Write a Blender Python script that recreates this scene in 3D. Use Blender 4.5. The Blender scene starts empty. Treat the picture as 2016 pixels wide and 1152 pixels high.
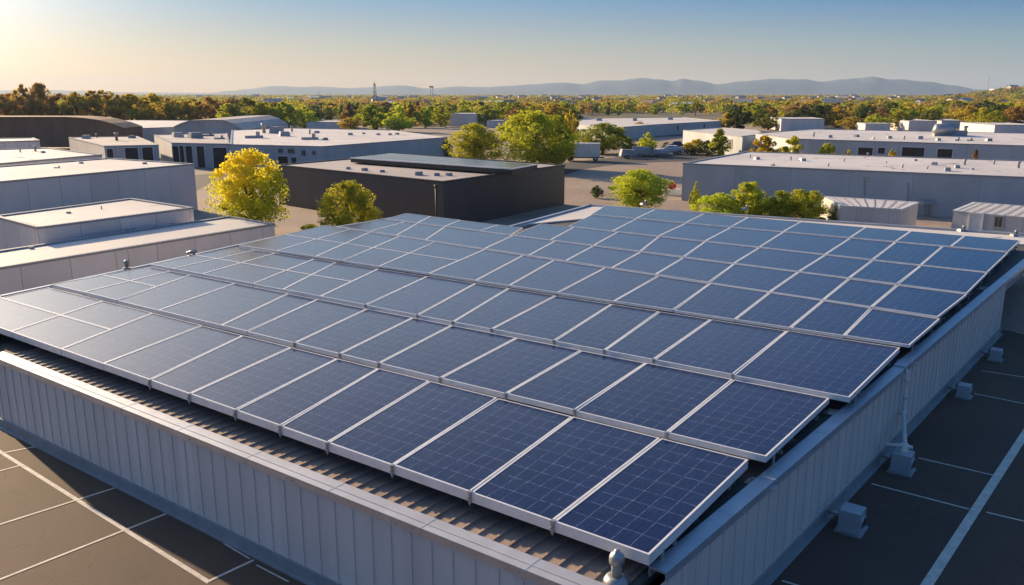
import bpy, math, random
import numpy as np
from mathutils import Vector
R = math.radians
rnd = random.Random(7)
S = bpy.context.scene
col = S.collection

# ------------------------------------------------------------------ camera
F_PX, HC, HORIZON = 1650.0, 12.0, 185.0
PITCH = math.atan((576 - HORIZON) / F_PX)
cd = bpy.data.cameras.new('camera'); cam = bpy.data.objects.new('camera', cd); col.objects.link(cam)
cam.location = (0, 0, HC); cam.rotation_euler = (math.pi / 2 - PITCH, 0, 0)
cd.sensor_width = 36; cd.lens = F_PX / 2016 * 36; cd.clip_start = 0.1; cd.clip_end = 40000
S.camera = cam
# ------------------------------------------------------------------ light
SUN_AZ, SUN_EL = -46.0, 17.0            # degrees left of the view axis, above the horizon
W = bpy.data.worlds.new('World'); S.world = W; W.use_nodes = True
wn, wl = W.node_tree.nodes, W.node_tree.links
wn.clear()
sky = wn.new('ShaderNodeTexSky'); sky.sky_type = 'NISHITA'; sky.sun_disc = False
sky.sun_elevation = R(SUN_EL); sky.sun_rotation = R(SUN_AZ); sky.altitude = 0
sky.air_density = 1.0; sky.dust_density = 1.0; sky.ozone_density = 3.0
# the evening air: a warm band at the horizon that cools upward, warmer towards the sun, laid over the Nishita sky by direction; higher bands shaped for reflections and fill
EXPO = 0.9
bg = wn.new('ShaderNodeBackground'); bg.inputs[1].default_value = 0.1
wo = wn.new('ShaderNodeOutputWorld')
tc = wn.new('ShaderNodeTexCoord')
def vmath(op, x, v=None):
    n = wn.new('ShaderNodeVectorMath'); n.operation = op; wl.new(x, n.inputs[0])
    if v is not None: n.inputs[1].default_value = v
    return n
nrm = vmath('NORMALIZE', tc.outputs['Generated'])
sepw = wn.new('ShaderNodeSeparateXYZ'); wl.new(nrm.outputs[0], sepw.inputs[0])
def ramp(stops, fac):
    r = wn.new('ShaderNodeValToRGB'); cr = r.color_ramp
    while len(cr.elements) < len(stops): cr.elements.new(.5)
    for e_, (p, c) in zip(cr.elements, stops): e_.position = p; e_.color = (*c, 1)
    wl.new(fac, r.inputs[0]); return r.outputs[0]
sq = wn.new('ShaderNodeMath'); sq.operation = 'POWER'; sq.use_clamp = True; wl.new(sepw.outputs[2], sq.inputs[0]); sq.inputs[1].default_value = .5
# positions are sqrt(sin elevation): 0, 1, 3, 6.5, 15, 35, 90 degrees
away = ramp([(0, (.53, .48, .41)), (.13, (.47, .45, .40)), (.23, (.26, .375, .43)), (.335, (.005, .175, .46)), (.5, (.015, .115, .36)), (.70, (.012, .075, .27)), (.84, (.10, .25, .52)), (1, (.09, .24, .54))], sq.outputs[0])  # dark middle band and raised upper sky, set for panel reflections and shade fill
near = ramp([(0, (.98, .52, .17)), (.13, (.90, .56, .25)), (.23, (.58, .51, .40)), (.335, (.19, .38, .56)), (.47, (.78, .88, 1.0)), (.62, (.36, .50, .72)), (.72, (.035, .12, .34)), (.84, (.10, .25, .52)), (1, (.09, .24, .54))], sq.outputs[0])  # pale band above the frame, added so the left panels reflect more sheen
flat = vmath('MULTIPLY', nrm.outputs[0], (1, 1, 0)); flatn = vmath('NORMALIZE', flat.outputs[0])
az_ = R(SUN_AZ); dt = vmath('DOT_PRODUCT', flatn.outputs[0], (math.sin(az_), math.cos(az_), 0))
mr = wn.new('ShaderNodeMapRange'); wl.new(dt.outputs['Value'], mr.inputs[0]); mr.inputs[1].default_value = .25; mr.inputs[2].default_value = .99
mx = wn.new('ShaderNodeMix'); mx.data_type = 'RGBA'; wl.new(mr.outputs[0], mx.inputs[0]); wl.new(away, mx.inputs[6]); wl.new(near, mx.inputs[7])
# aureole set slightly above the sun, strengthened to put sheen on the left panels
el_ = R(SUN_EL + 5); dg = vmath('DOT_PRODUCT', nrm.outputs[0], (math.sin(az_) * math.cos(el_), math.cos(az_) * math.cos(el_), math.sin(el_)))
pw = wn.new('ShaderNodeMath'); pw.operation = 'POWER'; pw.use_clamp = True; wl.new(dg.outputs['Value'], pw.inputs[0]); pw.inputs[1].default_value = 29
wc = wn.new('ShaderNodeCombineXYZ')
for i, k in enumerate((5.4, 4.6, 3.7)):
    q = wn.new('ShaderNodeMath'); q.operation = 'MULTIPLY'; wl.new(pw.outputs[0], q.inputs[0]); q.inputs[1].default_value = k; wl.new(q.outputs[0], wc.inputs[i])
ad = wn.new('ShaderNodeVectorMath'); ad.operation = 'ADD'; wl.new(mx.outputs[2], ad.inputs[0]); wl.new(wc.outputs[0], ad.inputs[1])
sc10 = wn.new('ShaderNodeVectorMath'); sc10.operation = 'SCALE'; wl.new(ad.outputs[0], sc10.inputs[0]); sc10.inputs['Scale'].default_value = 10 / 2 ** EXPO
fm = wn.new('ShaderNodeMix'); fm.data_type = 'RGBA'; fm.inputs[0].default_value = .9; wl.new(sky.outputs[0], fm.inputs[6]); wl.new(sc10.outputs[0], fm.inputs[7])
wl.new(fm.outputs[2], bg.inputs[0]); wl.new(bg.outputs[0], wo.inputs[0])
sd = bpy.data.lights.new('sun', 'SUN'); so = bpy.data.objects.new('sun', sd); col.objects.link(so)
sd.energy = 5.0; sd.angle = R(0.6); sd.color = (1.0, 0.73, 0.43)
a, e = R(SUN_AZ), R(SUN_EL)
sdir = Vector((math.sin(a) * math.cos(e), math.cos(a) * math.cos(e), math.sin(e)))
so.rotation_euler = sdir.to_track_quat('Z', 'Y').to_euler(); so.location = (-60, 60, 60)
S.view_settings.view_transform = 'Standard'; S.view_settings.look = 'None'
S.view_settings.exposure = EXPO; S.view_settings.gamma = 1.0
S.cycles.max_bounces = 6; S.cycles.volume_bounces = 0; S.cycles.transparent_max_bounces = 8
S.cycles.use_denoising = True

# ------------------------------------------------------------------ geometry helpers
CP, SP = math.cos(PITCH), math.sin(PITCH)
def P(px, py, z=0.0):                     # where the sight line of a photo point meets the level plane z
    u = (px - 1008) / F_PX; v = -(py - 576) / F_PX
    d = (u, CP + v * SP, -SP + v * CP); t = (z - HC) / d[2]
    return Vector((d[0] * t, d[1] * t, z))
def PD(px, py, dist):                     # the point of that sight line at a ground distance
    u = (px - 1008) / F_PX; v = -(py - 576) / F_PX
    d = (u, CP + v * SP, -SP + v * CP); t = dist / d[1]
    return Vector((d[0] * t, d[1] * t, HC + d[2] * t))
def Qx(x, y, z):
    a_ = y * CP - (z - HC) * SP
    return 1008 + F_PX * x / a_
class MB:
    def __init__(s): s.v = []; s.f = []; s.m = []; s.uv = {}; s.sm = []
    def face(s, pts, m=0, uv=None, smooth=False):
        i = len(s.v); s.v += [tuple(p) for p in pts]
        s.f.append(tuple(range(i, i + len(pts)))); s.m.append(m); s.sm.append(smooth)
        if uv: s.uv[len(s.f) - 1] = uv
    def hexa(s, b, t, m=0):               # b, t: four points each, counter-clockwise from above
        i = len(s.v); s.v += [tuple(p) for p in b] + [tuple(p) for p in t]
        for q in ((3, 2, 1, 0), (4, 5, 6, 7), (0, 1, 5, 4), (1, 2, 6, 5), (2, 3, 7, 6), (3, 0, 4, 7)):
            s.f.append(tuple(i + k for k in q)); s.m.append(m); s.sm.append(False)
    def box(s, c, size, ang=0.0, m=0, taper=1.0):   # c: centre of the bottom
        hx, hy, h = size[0] / 2, size[1] / 2, size[2]; ca, sa = math.cos(ang), math.sin(ang)
        def q(x, y, z): return (c[0] + x * ca - y * sa, c[1] + x * sa + y * ca, c[2] + z)
        s.hexa([q(-hx, -hy, 0), q(hx, -hy, 0), q(hx, hy, 0), q(-hx, hy, 0)],
               [q(-hx * taper, -hy * taper, h), q(hx * taper, -hy * taper, h), q(hx * taper, hy * taper, h), q(-hx * taper, hy * taper, h)], m)
    def bar(s, p, q, w, h, m=0, drop=0.0):      # a bar with flat top, along p-q, w wide, h deep below the line
        p, q = Vector(p), Vector(q); d = q - p; n = Vector((-d.y, d.x, 0)).normalized() * (w / 2)
        dz = Vector((0, 0, h))
        s.hexa([p - n - dz, q - n - dz, q + n - dz, p + n - dz], [p - n, q - n, q + n, p + n], m)
    def prism(s, poly, z0, z1, m=0, top=True, bottom=True, mt=None):
        i = len(s.v); n = len(poly)
        s.v += [(p[0], p[1], z0) for p in poly] + [(p[0], p[1], z1) for p in poly]
        for k in range(n):
            s.f.append((i + k, i + (k + 1) % n, i + n + (k + 1) % n, i + n + k)); s.m.append(m); s.sm.append(False)
        if top: s.f.append(tuple(i + n + k for k in range(n))); s.m.append(m if mt is None else mt); s.sm.append(False)
        if bottom: s.f.append(tuple(i + n - 1 - k for k in range(n))); s.m.append(m); s.sm.append(False)
    def tube(s, pts, r, n=8, m=0, caps=True):
        pts = [Vector(p) for p in pts]; rs = r if isinstance(r, (list, tuple)) else [r] * len(pts)
        base = len(s.v)
        for k, p in enumerate(pts):
            d = (pts[min(k + 1, len(pts) - 1)] - pts[max(k - 1, 0)]).normalized()
            x = d.orthogonal().normalized() if abs(d.z) < .9 else Vector((1, 0, 0)).cross(d).normalized()
            if abs(d.z) < .9: x = d.cross(Vector((0, 0, 1))).normalized()
            y = d.cross(x)
            for j in range(n):
                t = 2 * math.pi * j / n; s.v.append(tuple(p + (x * math.cos(t) + y * math.sin(t)) * rs[k]))
        for k in range(len(pts) - 1):
            for j in range(n):
                a_ = base + k * n + j; b_ = base + k * n + (j + 1) % n
                s.f.append((a_, b_, b_ + n, a_ + n)); s.m.append(m); s.sm.append(True)
        if caps:
            s.f.append(tuple(base + n - 1 - j for j in range(n))); s.m.append(m); s.sm.append(False)
            s.f.append(tuple(base + (len(pts) - 1) * n + j for j in range(n))); s.m.append(m); s.sm.append(False)
    def lathe(s, c, prof, n=14, m=0):
        s.tube([(c[0], c[1], c[2] + z) for r_, z in prof], [r_ for r_, z in prof], n, m)
    def build(s, name, mats, parent=None, bevel=0):
        me = bpy.data.meshes.new(name); me.from_pydata(s.v, [], s.f)
        for mm in (mats if isinstance(mats, (list, tuple)) else [mats]): me.materials.append(mm)
        me.polygons.foreach_set('material_index', s.m); me.polygons.foreach_set('use_smooth', s.sm)
        if s.uv:
            ul = me.uv_layers.new(name='UVMap')
            for fi, uvs in s.uv.items():
                ls = me.polygons[fi].loop_start
                for k, c in enumerate(uvs): ul.data[ls + k].uv = c
        me.update()
        o = bpy.data.objects.new(name, me); col.objects.link(o)
        if parent:
            o.parent = parent
            if parent.type == 'EMPTY': o.location = -parent.location
        if bevel:
            b = o.modifiers.new('bevel', 'BEVEL'); b.width = bevel; b.segments = 2; b.limit_method = 'ANGLE'
        return o
def tag(o, label=None, cat=None, group=None, kind=None):
    if label: o['label'] = label
    if cat: o['category'] = cat
    if group: o['group'] = group
    if kind: o['kind'] = kind
    return o
def empty(name, loc=(0, 0, 0)):
    o = bpy.data.objects.new(name, None); col.objects.link(o); o.location = loc; o.empty_display_size = .3
    return o
def copy_tree(o, parent=None):
    c = o.copy(); col.objects.link(c)
    if parent: c.parent = parent
    for ch in list(o.children): copy_tree(ch, c)
    return c
ORD = ['first', 'second', 'third', 'fourth', 'fifth', 'sixth', 'seventh', 'eighth', 'ninth', 'tenth', 'eleventh', 'twelfth', 'thirteenth', 'fourteenth', 'fifteenth', 'sixteenth']

# ------------------------------------------------------------------ materials
def mat(name):
    m = bpy.data.materials.new(name); m.use_nodes = True
    return m, m.node_tree.nodes, m.node_tree.links, m.node_tree.nodes['Principled BSDF']
def N(nodes, t, **kw):
    n = nodes.new(t)
    for k, v in kw.items(): setattr(n, k, v)
    return n
def mathn(nodes, links, op, a_, b_=None, c_=None, clamp=False):
    n = nodes.new('ShaderNodeMath'); n.operation = op; n.use_clamp = clamp
    for i, x in enumerate((a_, b_, c_)):
        if x is None: continue
        if isinstance(x, (int, float)): n.inputs[i].default_value = x
        else: links.new(x, n.inputs[i])
    return n.outputs[0]
def mixc(nodes, links, fac, a_, b_, blend='MIX'):
    n = nodes.new('ShaderNodeMix'); n.data_type = 'RGBA'; n.blend_type = blend
    for i, x in ((0, fac), (6, a_), (7, b_)):
        if isinstance(x, (int, float)): n.inputs[i].default_value = x
        elif isinstance(x, tuple): n.inputs[i].default_value = (*x, 1)
        else: links.new(x, n.inputs[i])
    return n.outputs[2]
def noise(nodes, links, scale, vec=None, detail=3, rough=.55):
    n = nodes.new('ShaderNodeTexNoise'); n.inputs['Scale'].default_value = scale; n.inputs['Detail'].default_value = detail
    n.inputs['Roughness'].default_value = rough
    if vec is not None: links.new(vec, n.inputs['Vector'])
    return n.outputs[0]
def remap(nodes, links, x, a0, a1, b0=0.0, b1=1.0):
    n = nodes.new('ShaderNodeMapRange'); links.new(x, n.inputs[0])
    for i, v in enumerate((a0, a1, b0, b1)): n.inputs[i + 1].default_value = v
    return n.outputs[0]
def scaled(nodes, links, vec, s):
    n = nodes.new('ShaderNodeMapping'); n.inputs['Scale'].default_value = s; links.new(vec, n.inputs[0]); return n.outputs[0]
def simple(name, c1, c2=None, rough=.6, metal=0.0, scale=2.0, bump=0.0, spec=.5, fine=0.0):
    m, n, l, b = mat(name)
    g = n.new('ShaderNodeNewGeometry').outputs['Position']
    c2 = c2 or tuple(x * .82 for x in c1)
    f1 = noise(n, l, scale, g, 5, .62)
    f1 = remap(n, l, f1, .3, .7)
    c = mixc(n, l, f1, c1, c2)
    if fine:
        f2 = remap(n, l, noise(n, l, scale * 14, g, 2), .3, .7, 1 - fine, 1 + fine)
        v = n.new('ShaderNodeCombineColor'); [l.new(f2, v.inputs[i]) for i in range(3)]
        c = mixc(n, l, 1.0, c, v.outputs[0], 'MULTIPLY')
    l.new(c, b.inputs['Base Color']); b.inputs['Roughness'].default_value = rough; b.inputs['Metallic'].default_value = metal
    b.inputs['Specular IOR Level'].default_value = spec
    if bump:
        bn = n.new('ShaderNodeBump'); bn.inputs['Strength'].default_value = bump; bn.inputs['Distance'].default_value = .02
        l.new(noise(n, l, scale * 10, g, 4), bn.inputs['Height']); l.new(bn.outputs[0], b.inputs['Normal'])
    return m
def wall_mat(name, c1, seam=2.4, rough=.55, dirt=.25, seamdark=.55, hseam=0):   # UV in metres: cladding sheets with thin joints
    m, n, l, b = mat(name)
    uv = n.new('ShaderNodeUVMap').outputs[0]; sx = n.new('ShaderNodeSeparateXYZ'); l.new(uv, sx.inputs[0])
    u = mathn(n, l, 'DIVIDE', sx.outputs[0], seam); fr = mathn(n, l, 'FRACT', u)
    ln = mathn(n, l, 'LESS_THAN', fr, .05 / seam)
    cell = mathn(n, l, 'FLOOR', u)
    wnn = n.new('ShaderNodeTexWhiteNoise'); wnn.noise_dimensions = '1D'; l.new(cell, wnn.inputs['W'])
    g = n.new('ShaderNodeNewGeometry').outputs['Position']
    f = remap(n, l, noise(n, l, .5, scaled(n, l, g, (1, 1, .35)), 6, .65), .35, .75)
    c = mixc(n, l, mathn(n, l, 'MULTIPLY', f, dirt * 2), c1, tuple(x * .6 for x in c1))
    v = remap(n, l, wnn.outputs[0], 0, 1, .93, 1.05)
    cc = n.new('ShaderNodeCombineColor'); [l.new(v, cc.inputs[i]) for i in range(3)]
    c = mixc(n, l, 1.0, c, cc.outputs[0], 'MULTIPLY')
    c = mixc(n, l, mathn(n, l, 'MULTIPLY', ln, seamdark), c, tuple(x * .25 for x in c1))
    if hseam:
        hl = mathn(n, l, 'LESS_THAN', mathn(n, l, 'FRACT', mathn(n, l, 'DIVIDE', sx.outputs[1], hseam)), .035 / hseam)
        c = mixc(n, l, mathn(n, l, 'MULTIPLY', hl, seamdark * .7), c, tuple(x * .3 for x in c1))
    l.new(c, b.inputs['Base Color']); b.inputs['Roughness'].default_value = rough
    return m
def roof_mat(name, c1, c2, patch=.5):
    m, n, l, b = mat(name)
    g = n.new('ShaderNodeNewGeometry').outputs['Position']
    f = remap(n, l, noise(n, l, .12, g, 6, .6), .35, .68)
    c = mixc(n, l, f, c1, c2)
    vt = n.new('ShaderNodeTexVoronoi'); vt.feature = 'DISTANCE_TO_EDGE'; vt.inputs['Scale'].default_value = .11
    wv = n.new('ShaderNodeVectorMath'); wv.operation = 'ADD'; l.new(g, wv.inputs[0])
    nz = n.new('ShaderNodeTexNoise'); nz.inputs['Scale'].default_value = .35; l.new(g, nz.inputs['Vector'])
    sc = n.new('ShaderNodeVectorMath'); sc.operation = 'SCALE'; sc.inputs['Scale'].default_value = 3.0; l.new(nz.outputs[1], sc.inputs[0]); l.new(sc.outputs[0], wv.inputs[1])
    l.new(wv.outputs[0], vt.inputs['Vector'])
    crack = mathn(n, l, 'LESS_THAN', vt.outputs['Distance'], .022)
    br = mathn(n, l, 'GREATER_THAN', noise(n, l, .3, g, 2), .58)
    c = mixc(n, l, mathn(n, l, 'MULTIPLY', mathn(n, l, 'MULTIPLY', crack, br), patch), c, tuple(x * .25 for x in c1))
    st = remap(n, l, noise(n, l, .9, g, 4, .7), .6, .72)
    c = mixc(n, l, mathn(n, l, 'MULTIPLY', st, .3), c, tuple(x * .45 for x in c1))
    l.new(c, b.inputs['Base Color']); b.inputs['Roughness'].default_value = .65
    return m
M = {}
def panel_material():
    m, n, l, b = mat('solar_glass')
    uv = n.new('ShaderNodeUVMap').outputs[0]
    # wavy cell grid: UV in cells
    nz = n.new('ShaderNodeTexNoise'); nz.inputs['Scale'].default_value = 1.3; nz.inputs['Detail'].default_value = 3; l.new(uv, nz.inputs['Vector'])
    sub = n.new('ShaderNodeVectorMath'); sub.operation = 'SUBTRACT'; l.new(nz.outputs[1], sub.inputs[0]); sub.inputs[1].default_value = (.5, .5, .5)
    sc = n.new('ShaderNodeVectorMath'); sc.operation = 'SCALE'; sc.inputs['Scale'].default_value = .13; l.new(sub.outputs[0], sc.inputs[0])
    ad = n.new('ShaderNodeVectorMath'); ad.operation = 'ADD'; l.new(uv, ad.inputs[0]); l.new(sc.outputs[0], ad.inputs[1])
    sx = n.new('ShaderNodeSeparateXYZ'); l.new(ad.outputs[0], sx.inputs[0])
    def grid(ch, w, per=1.0):
        fr = mathn(n, l, 'FRACT', mathn(n, l, 'MULTIPLY', ch, per))
        d = mathn(n, l, 'ABSOLUTE', mathn(n, l, 'SUBTRACT', fr, .5))
        return mathn(n, l, 'GREATER_THAN', d, .5 - w * per)
    brk = noise(n, l, 3.1, uv, 4, .7)
    gx = mathn(n, l, 'MULTIPLY', grid(sx.outputs[0], .015), remap(n, l, brk, .35, .62))
    gy = mathn(n, l, 'MULTIPLY', grid(sx.outputs[1], .013), remap(n, l, brk, .36, .6))
    gl = mathn(n, l, 'MAXIMUM', gx, gy)
    # thin fingers running along the panel's depth
    fing = noise(n, l, 1.0, scaled(n, l, uv, (17, .55, 1)), 3, .75)
    fing = remap(n, l, fing, .52, .78)
    fing2 = remap(n, l, noise(n, l, 1.0, scaled(n, l, uv, (.8, 14, 1)), 2, .6), .62, .8)
    sp = n.new('ShaderNodeTexVoronoi'); sp.inputs['Scale'].default_value = 2.2; l.new(uv, sp.inputs['Vector'])
    dots = mathn(n, l, 'MULTIPLY', mathn(n, l, 'LESS_THAN', sp.outputs['Distance'], .035), .5)
    base = mixc(n, l, remap(n, l, noise(n, l, .45, uv, 4), .3, .7), (.0012, .006, .040), (.0035, .012, .066))
    inf = n.new('ShaderNodeObjectInfo')
    base = mixc(n, l, mathn(n, l, 'MULTIPLY', inf.outputs['Random'], .35), base, (.004, .016, .08))
    c = mixc(n, l, mathn(n, l, 'MULTIPLY', fing, .5), base, (.035, .075, .24))
    c = mixc(n, l, mathn(n, l, 'MULTIPLY', fing2, .25), c, (.035, .075, .24))
    c = mixc(n, l, mathn(n, l, 'MULTIPLY', mathn(n, l, 'MAXIMUM', gl, dots), .5), c, (.40, .48, .72))
    du = remap(n, l, noise(n, l, .35, scaled(n, l, uv, (1, 2.2, 1)), 5, .7), .5, .8)
    c = mixc(n, l, mathn(n, l, 'MULTIPLY', du, .08), c, (.16, .15, .15))
    l.new(c, b.inputs['Base Color'])
    b.inputs['Roughness'].default_value = .6; b.inputs['Specular IOR Level'].default_value = .03
    b.inputs['Coat Weight'].default_value = 1.0; b.inputs['Coat IOR'].default_value = 1.47
    r = remap(n, l, noise(n, l, .8, uv, 5, .6), .3, .75, .13, .20); l.new(r, b.inputs['Coat Roughness'])
    return m
M['glass'] = panel_material()
M['alu'] = simple('anodised_aluminium', (.86, .85, .84), (.72, .72, .73), .4, .15, 3)
M['steel'] = simple('galvanised_steel', (.45, .46, .47), (.30, .30, .31), .45, .7, 8)
M['cap'] = simple('cap_flashing', (.80, .76, .72), (.66, .62, .58), .36, .6, 1.2)
M['capblue'] = simple('cap_flashing_side', (.50, .55, .60), (.40, .44, .50), .30, .35, 1.2)
M['clad'] = wall_mat('ribbed_cladding', (.70, .67, .64), 0.62, .5, .14, .0)
M['plinth'] = simple('plinth', (.30, .32, .34), (.22, .24, .26), .7, 0, 1.5)
M['ribroof'] = simple('weathered_roof_sheet', (.36, .27, .22), (.22, .165, .135), .7, .0, 1.6, .3, .4, .12)
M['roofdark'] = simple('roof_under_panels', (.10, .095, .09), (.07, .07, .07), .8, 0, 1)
M['rubber'] = simple('black_rubber', (.02, .02, .02), (.03, .03, .03), .6)
M['membrane'] = roof_mat('white_membrane', (.72, .67, .63), (.56, .52, .49), .75)
M['roofwhite'] = roof_mat('pale_roof', (.70, .64, .60), (.56, .52, .48), .8)
M['roofgrey'] = roof_mat('grey_roof', (.50, .43, .39), (.40, .345, .31), .6)
M['roofbare'] = roof_mat('sheet_roof', (.62, .58, .55), (.50, .47, .45), .2)
M['wwhite'] = wall_mat('white_cladding', (.72, .68, .67), 3.0, .55, .2, .6)
M['wgrey'] = wall_mat('grey_cladding', (.46, .47, .49), 4.5, .6, .2, .55)
M['wblue'] = wall_mat('blue_grey_cladding', (.42, .47, .51), 6.0, .6, .2, .5, 0)
M['wdark'] = wall_mat('charcoal_cladding', (.045, .042, .050), 1.55, .5, .2, .8)
M['wbrown'] = wall_mat('brown_wall', (.26, .155, .10), 5.0, .8, .4, .2)
M['roofbrown'] = simple('brown_roof', (.26, .16, .10), (.19, .12, .08), .8, 0, .2)
M['opening'] = simple('dark_opening', (.025, .02, .02), (.045, .035, .03), .6, 0, 1)
M['windowglass'] = simple('window_glass', (.03, .035, .04), (.05, .05, .06), .12, 0, .5)
M['bark'] = simple('bark', (.10, .07, .05), (.06, .045, .03), .9, 0, 3)
M['white'] = simple('white_paint', (.72, .72, .70), (.6, .6, .58), .45, 0, .8)
M['paint'] = simple('road_paint', (.72, .66, .58), (.46, .42, .37), .7, 0, 3, 0, .3, .18)
M['red'] = simple('red_paint', (.5, .06, .03), None, .5)
M['tile'] = simple('roof_tiles', (.45, .28, .20), (.32, .20, .15), .8, 0, .1)
M['tilegrey'] = simple('grey_tiles', (.46, .42, .40), (.34, .31, .30), .8, 0, .1)
M['cream'] = simple('cream_render', (.55, .47, .38), (.5, .45, .4), .8, 0, .05)
M['car_dark'] = simple('dark_car_paint', (.03, .035, .06), None, .3)
M['car_white'] = simple('white_car_paint', (.6, .6, .6), None, .3)
M['car_grey'] = simple('grey_car_paint', (.22, .24, .27), None, .3)
M['tarp'] = simple('grey_tarpaulin', (.36, .37, .38), (.25, .26, .28), .7, 0, .6)
def asphalt(name, c1, c2):
    m, n, l, b = mat(name)
    g = n.new('ShaderNodeNewGeometry').outputs['Position']
    big = remap(n, l, noise(n, l, .11, g, 5, .6), .35, .68)
    mid = remap(n, l, noise(n, l, .9, g, 5, .7), .35, .7)
    c = mixc(n, l, big, c1, c2)
    c = mixc(n, l, mathn(n, l, 'MULTIPLY', mid, .5), c, tuple(x * .55 for x in c1))
    oil = remap(n, l, noise(n, l, .55, g, 3, .5), .64, .72)
    c = mixc(n, l, mathn(n, l, 'MULTIPLY', oil, .4), c, tuple(x * .4 for x in c1))
    f2 = remap(n, l, noise(n, l, 22, g, 2), .3, .7, .8, 1.2)
    v = n.new('ShaderNodeCombineColor'); [l.new(f2, v.inputs[i]) for i in range(3)]
    c = mixc(n, l, 1.0, c, v.outputs[0], 'MULTIPLY')
    vt = n.new('ShaderNodeTexVoronoi'); vt.feature = 'DISTANCE_TO_EDGE'; vt.inputs['Scale'].default_value = .16
    nz = n.new('ShaderNodeTexNoise'); nz.inputs['Scale'].default_value = .8; nz.inputs['Detail'].default_value = 4; l.new(g, nz.inputs['Vector'])
    sc = n.new('ShaderNodeVectorMath'); sc.operation = 'SCALE'; sc.inputs['Scale'].default_value = 2.2; l.new(nz.outputs[1], sc.inputs[0])
    wv = n.new('ShaderNodeVectorMath'); wv.operation = 'ADD'; l.new(g, wv.inputs[0]); l.new(sc.outputs[0], wv.inputs[1]); l.new(wv.outputs[0], vt.inputs['Vector'])
    ck = mathn(n, l, 'LESS_THAN', vt.outputs['Distance'], .0028)
    c = mixc(n, l, mathn(n, l, 'MULTIPLY', ck, .5), c, tuple(x * .3 for x in c1))
    l.new(c, b.inputs['Base Color']); b.inputs['Roughness'].default_value = .85
    bn = n.new('ShaderNodeBump'); bn.inputs['Strength'].default_value = .35; bn.inputs['Distance'].default_value = .015
    l.new(noise(n, l, 30, g, 3), bn.inputs['Height']); l.new(bn.outputs[0], b.inputs['Normal'])
    return m
M['asphalt'] = asphalt('parking_asphalt', (.108, .066, .045), (.066, .044, .034))
M['asphaltdark'] = asphalt('road_asphalt', (.060, .058, .060), (.048, .047, .048))
M['lot'] = asphalt('pale_concrete', (.36, .27, .21), (.25, .19, .15))
def ground_mat():
    m, n, l, b = mat('open_ground')
    g = n.new('ShaderNodeNewGeometry').outputs['Position']
    c = mixc(n, l, remap(n, l, noise(n, l, .012, g, 6, .6), .4, .62), (.20, .155, .10), (.07, .075, .03))
    c = mixc(n, l, remap(n, l, noise(n, l, .12, g, 4, .6), .4, .7), c, (.12, .095, .06))
    l.new(c, b.inputs['Base Color']); b.inputs['Roughness'].default_value = .95
    return m
M['ground'] = ground_mat()
M['hill'] = simple('hill_haze_blue', (.10, .13, .15), (.08, .105, .12), .95, 0, .004)  # blue-grey of distant haze put into the hill colour
def leaf(name, c1, c2, ctop=None, hue=.3):
    m, n, l, b = mat(name)
    n.remove(b); out = n['Material Output']
    g = n.new('ShaderNodeNewGeometry').outputs['Position']
    f = remap(n, l, noise(n, l, .9, g, 4, .7), .35, .65)
    c = mixc(n, l, f, c1, c2)
    if ctop:
        tc = n.new('ShaderNodeTexCoord'); sx = n.new('ShaderNodeSeparateXYZ'); l.new(tc.outputs['Generated'], sx.inputs[0])
        k = mathn(n, l, 'ADD', sx.outputs[2], mathn(n, l, 'MULTIPLY', mathn(n, l, 'SUBTRACT', noise(n, l, .35, g, 3), .5), 1.3))
        c = mixc(n, l, remap(n, l, k, .3, .8), c, ctop)
    inf = n.new('ShaderNodeObjectInfo')
    hs = n.new('ShaderNodeHueSaturation'); l.new(c, hs.inputs['Color'])
    l.new(remap(n, l, inf.outputs['Random'], 0, 1, .5 - .05 * hue, .5 + .05 * hue), hs.inputs['Hue'])
    l.new(remap(n, l, inf.outputs['Random'], 0, 1, .85, 1.2), hs.inputs['Value'])
    df = n.new('ShaderNodeBsdfDiffuse'); tr = n.new('ShaderNodeBsdfTranslucent'); mx = n.new('ShaderNodeMixShader'); mx.inputs[0].default_value = .5
    l.new(hs.outputs[0], df.inputs[0]); l.new(hs.outputs[0], tr.inputs[0])
    l.new(df.outputs[0], mx.inputs[1]); l.new(tr.outputs[0], mx.inputs[2]); l.new(mx.outputs[0], out.inputs[0])
    return m
LF = {
 'autumn': leaf('leaves_autumn_gold', (.40, .44, .04), (.54, .54, .04), (.80, .66, .04), .1),
 'lime': leaf('leaves_yellow_green', (.62, .60, .05), (.40, .44, .04)),
 'green': leaf('leaves_green', (.26, .31, .03), (.48, .50, .04)),
 'gold': leaf('leaves_gold', (.64, .44, .05), (.40, .34, .05)),
 'dark': leaf('leaves_dark_green', (.07, .10, .03), (.14, .17, .04)),
 'rust': leaf('leaves_rust', (.42, .26, .10), (.27, .19, .09), None, .5),
 'olive': leaf('leaves_olive', (.28, .28, .06), (.18, .21, .05)),
 'brown': leaf('leaves_brown', (.60, .37, .08), (.38, .26, .07)),
}

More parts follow.
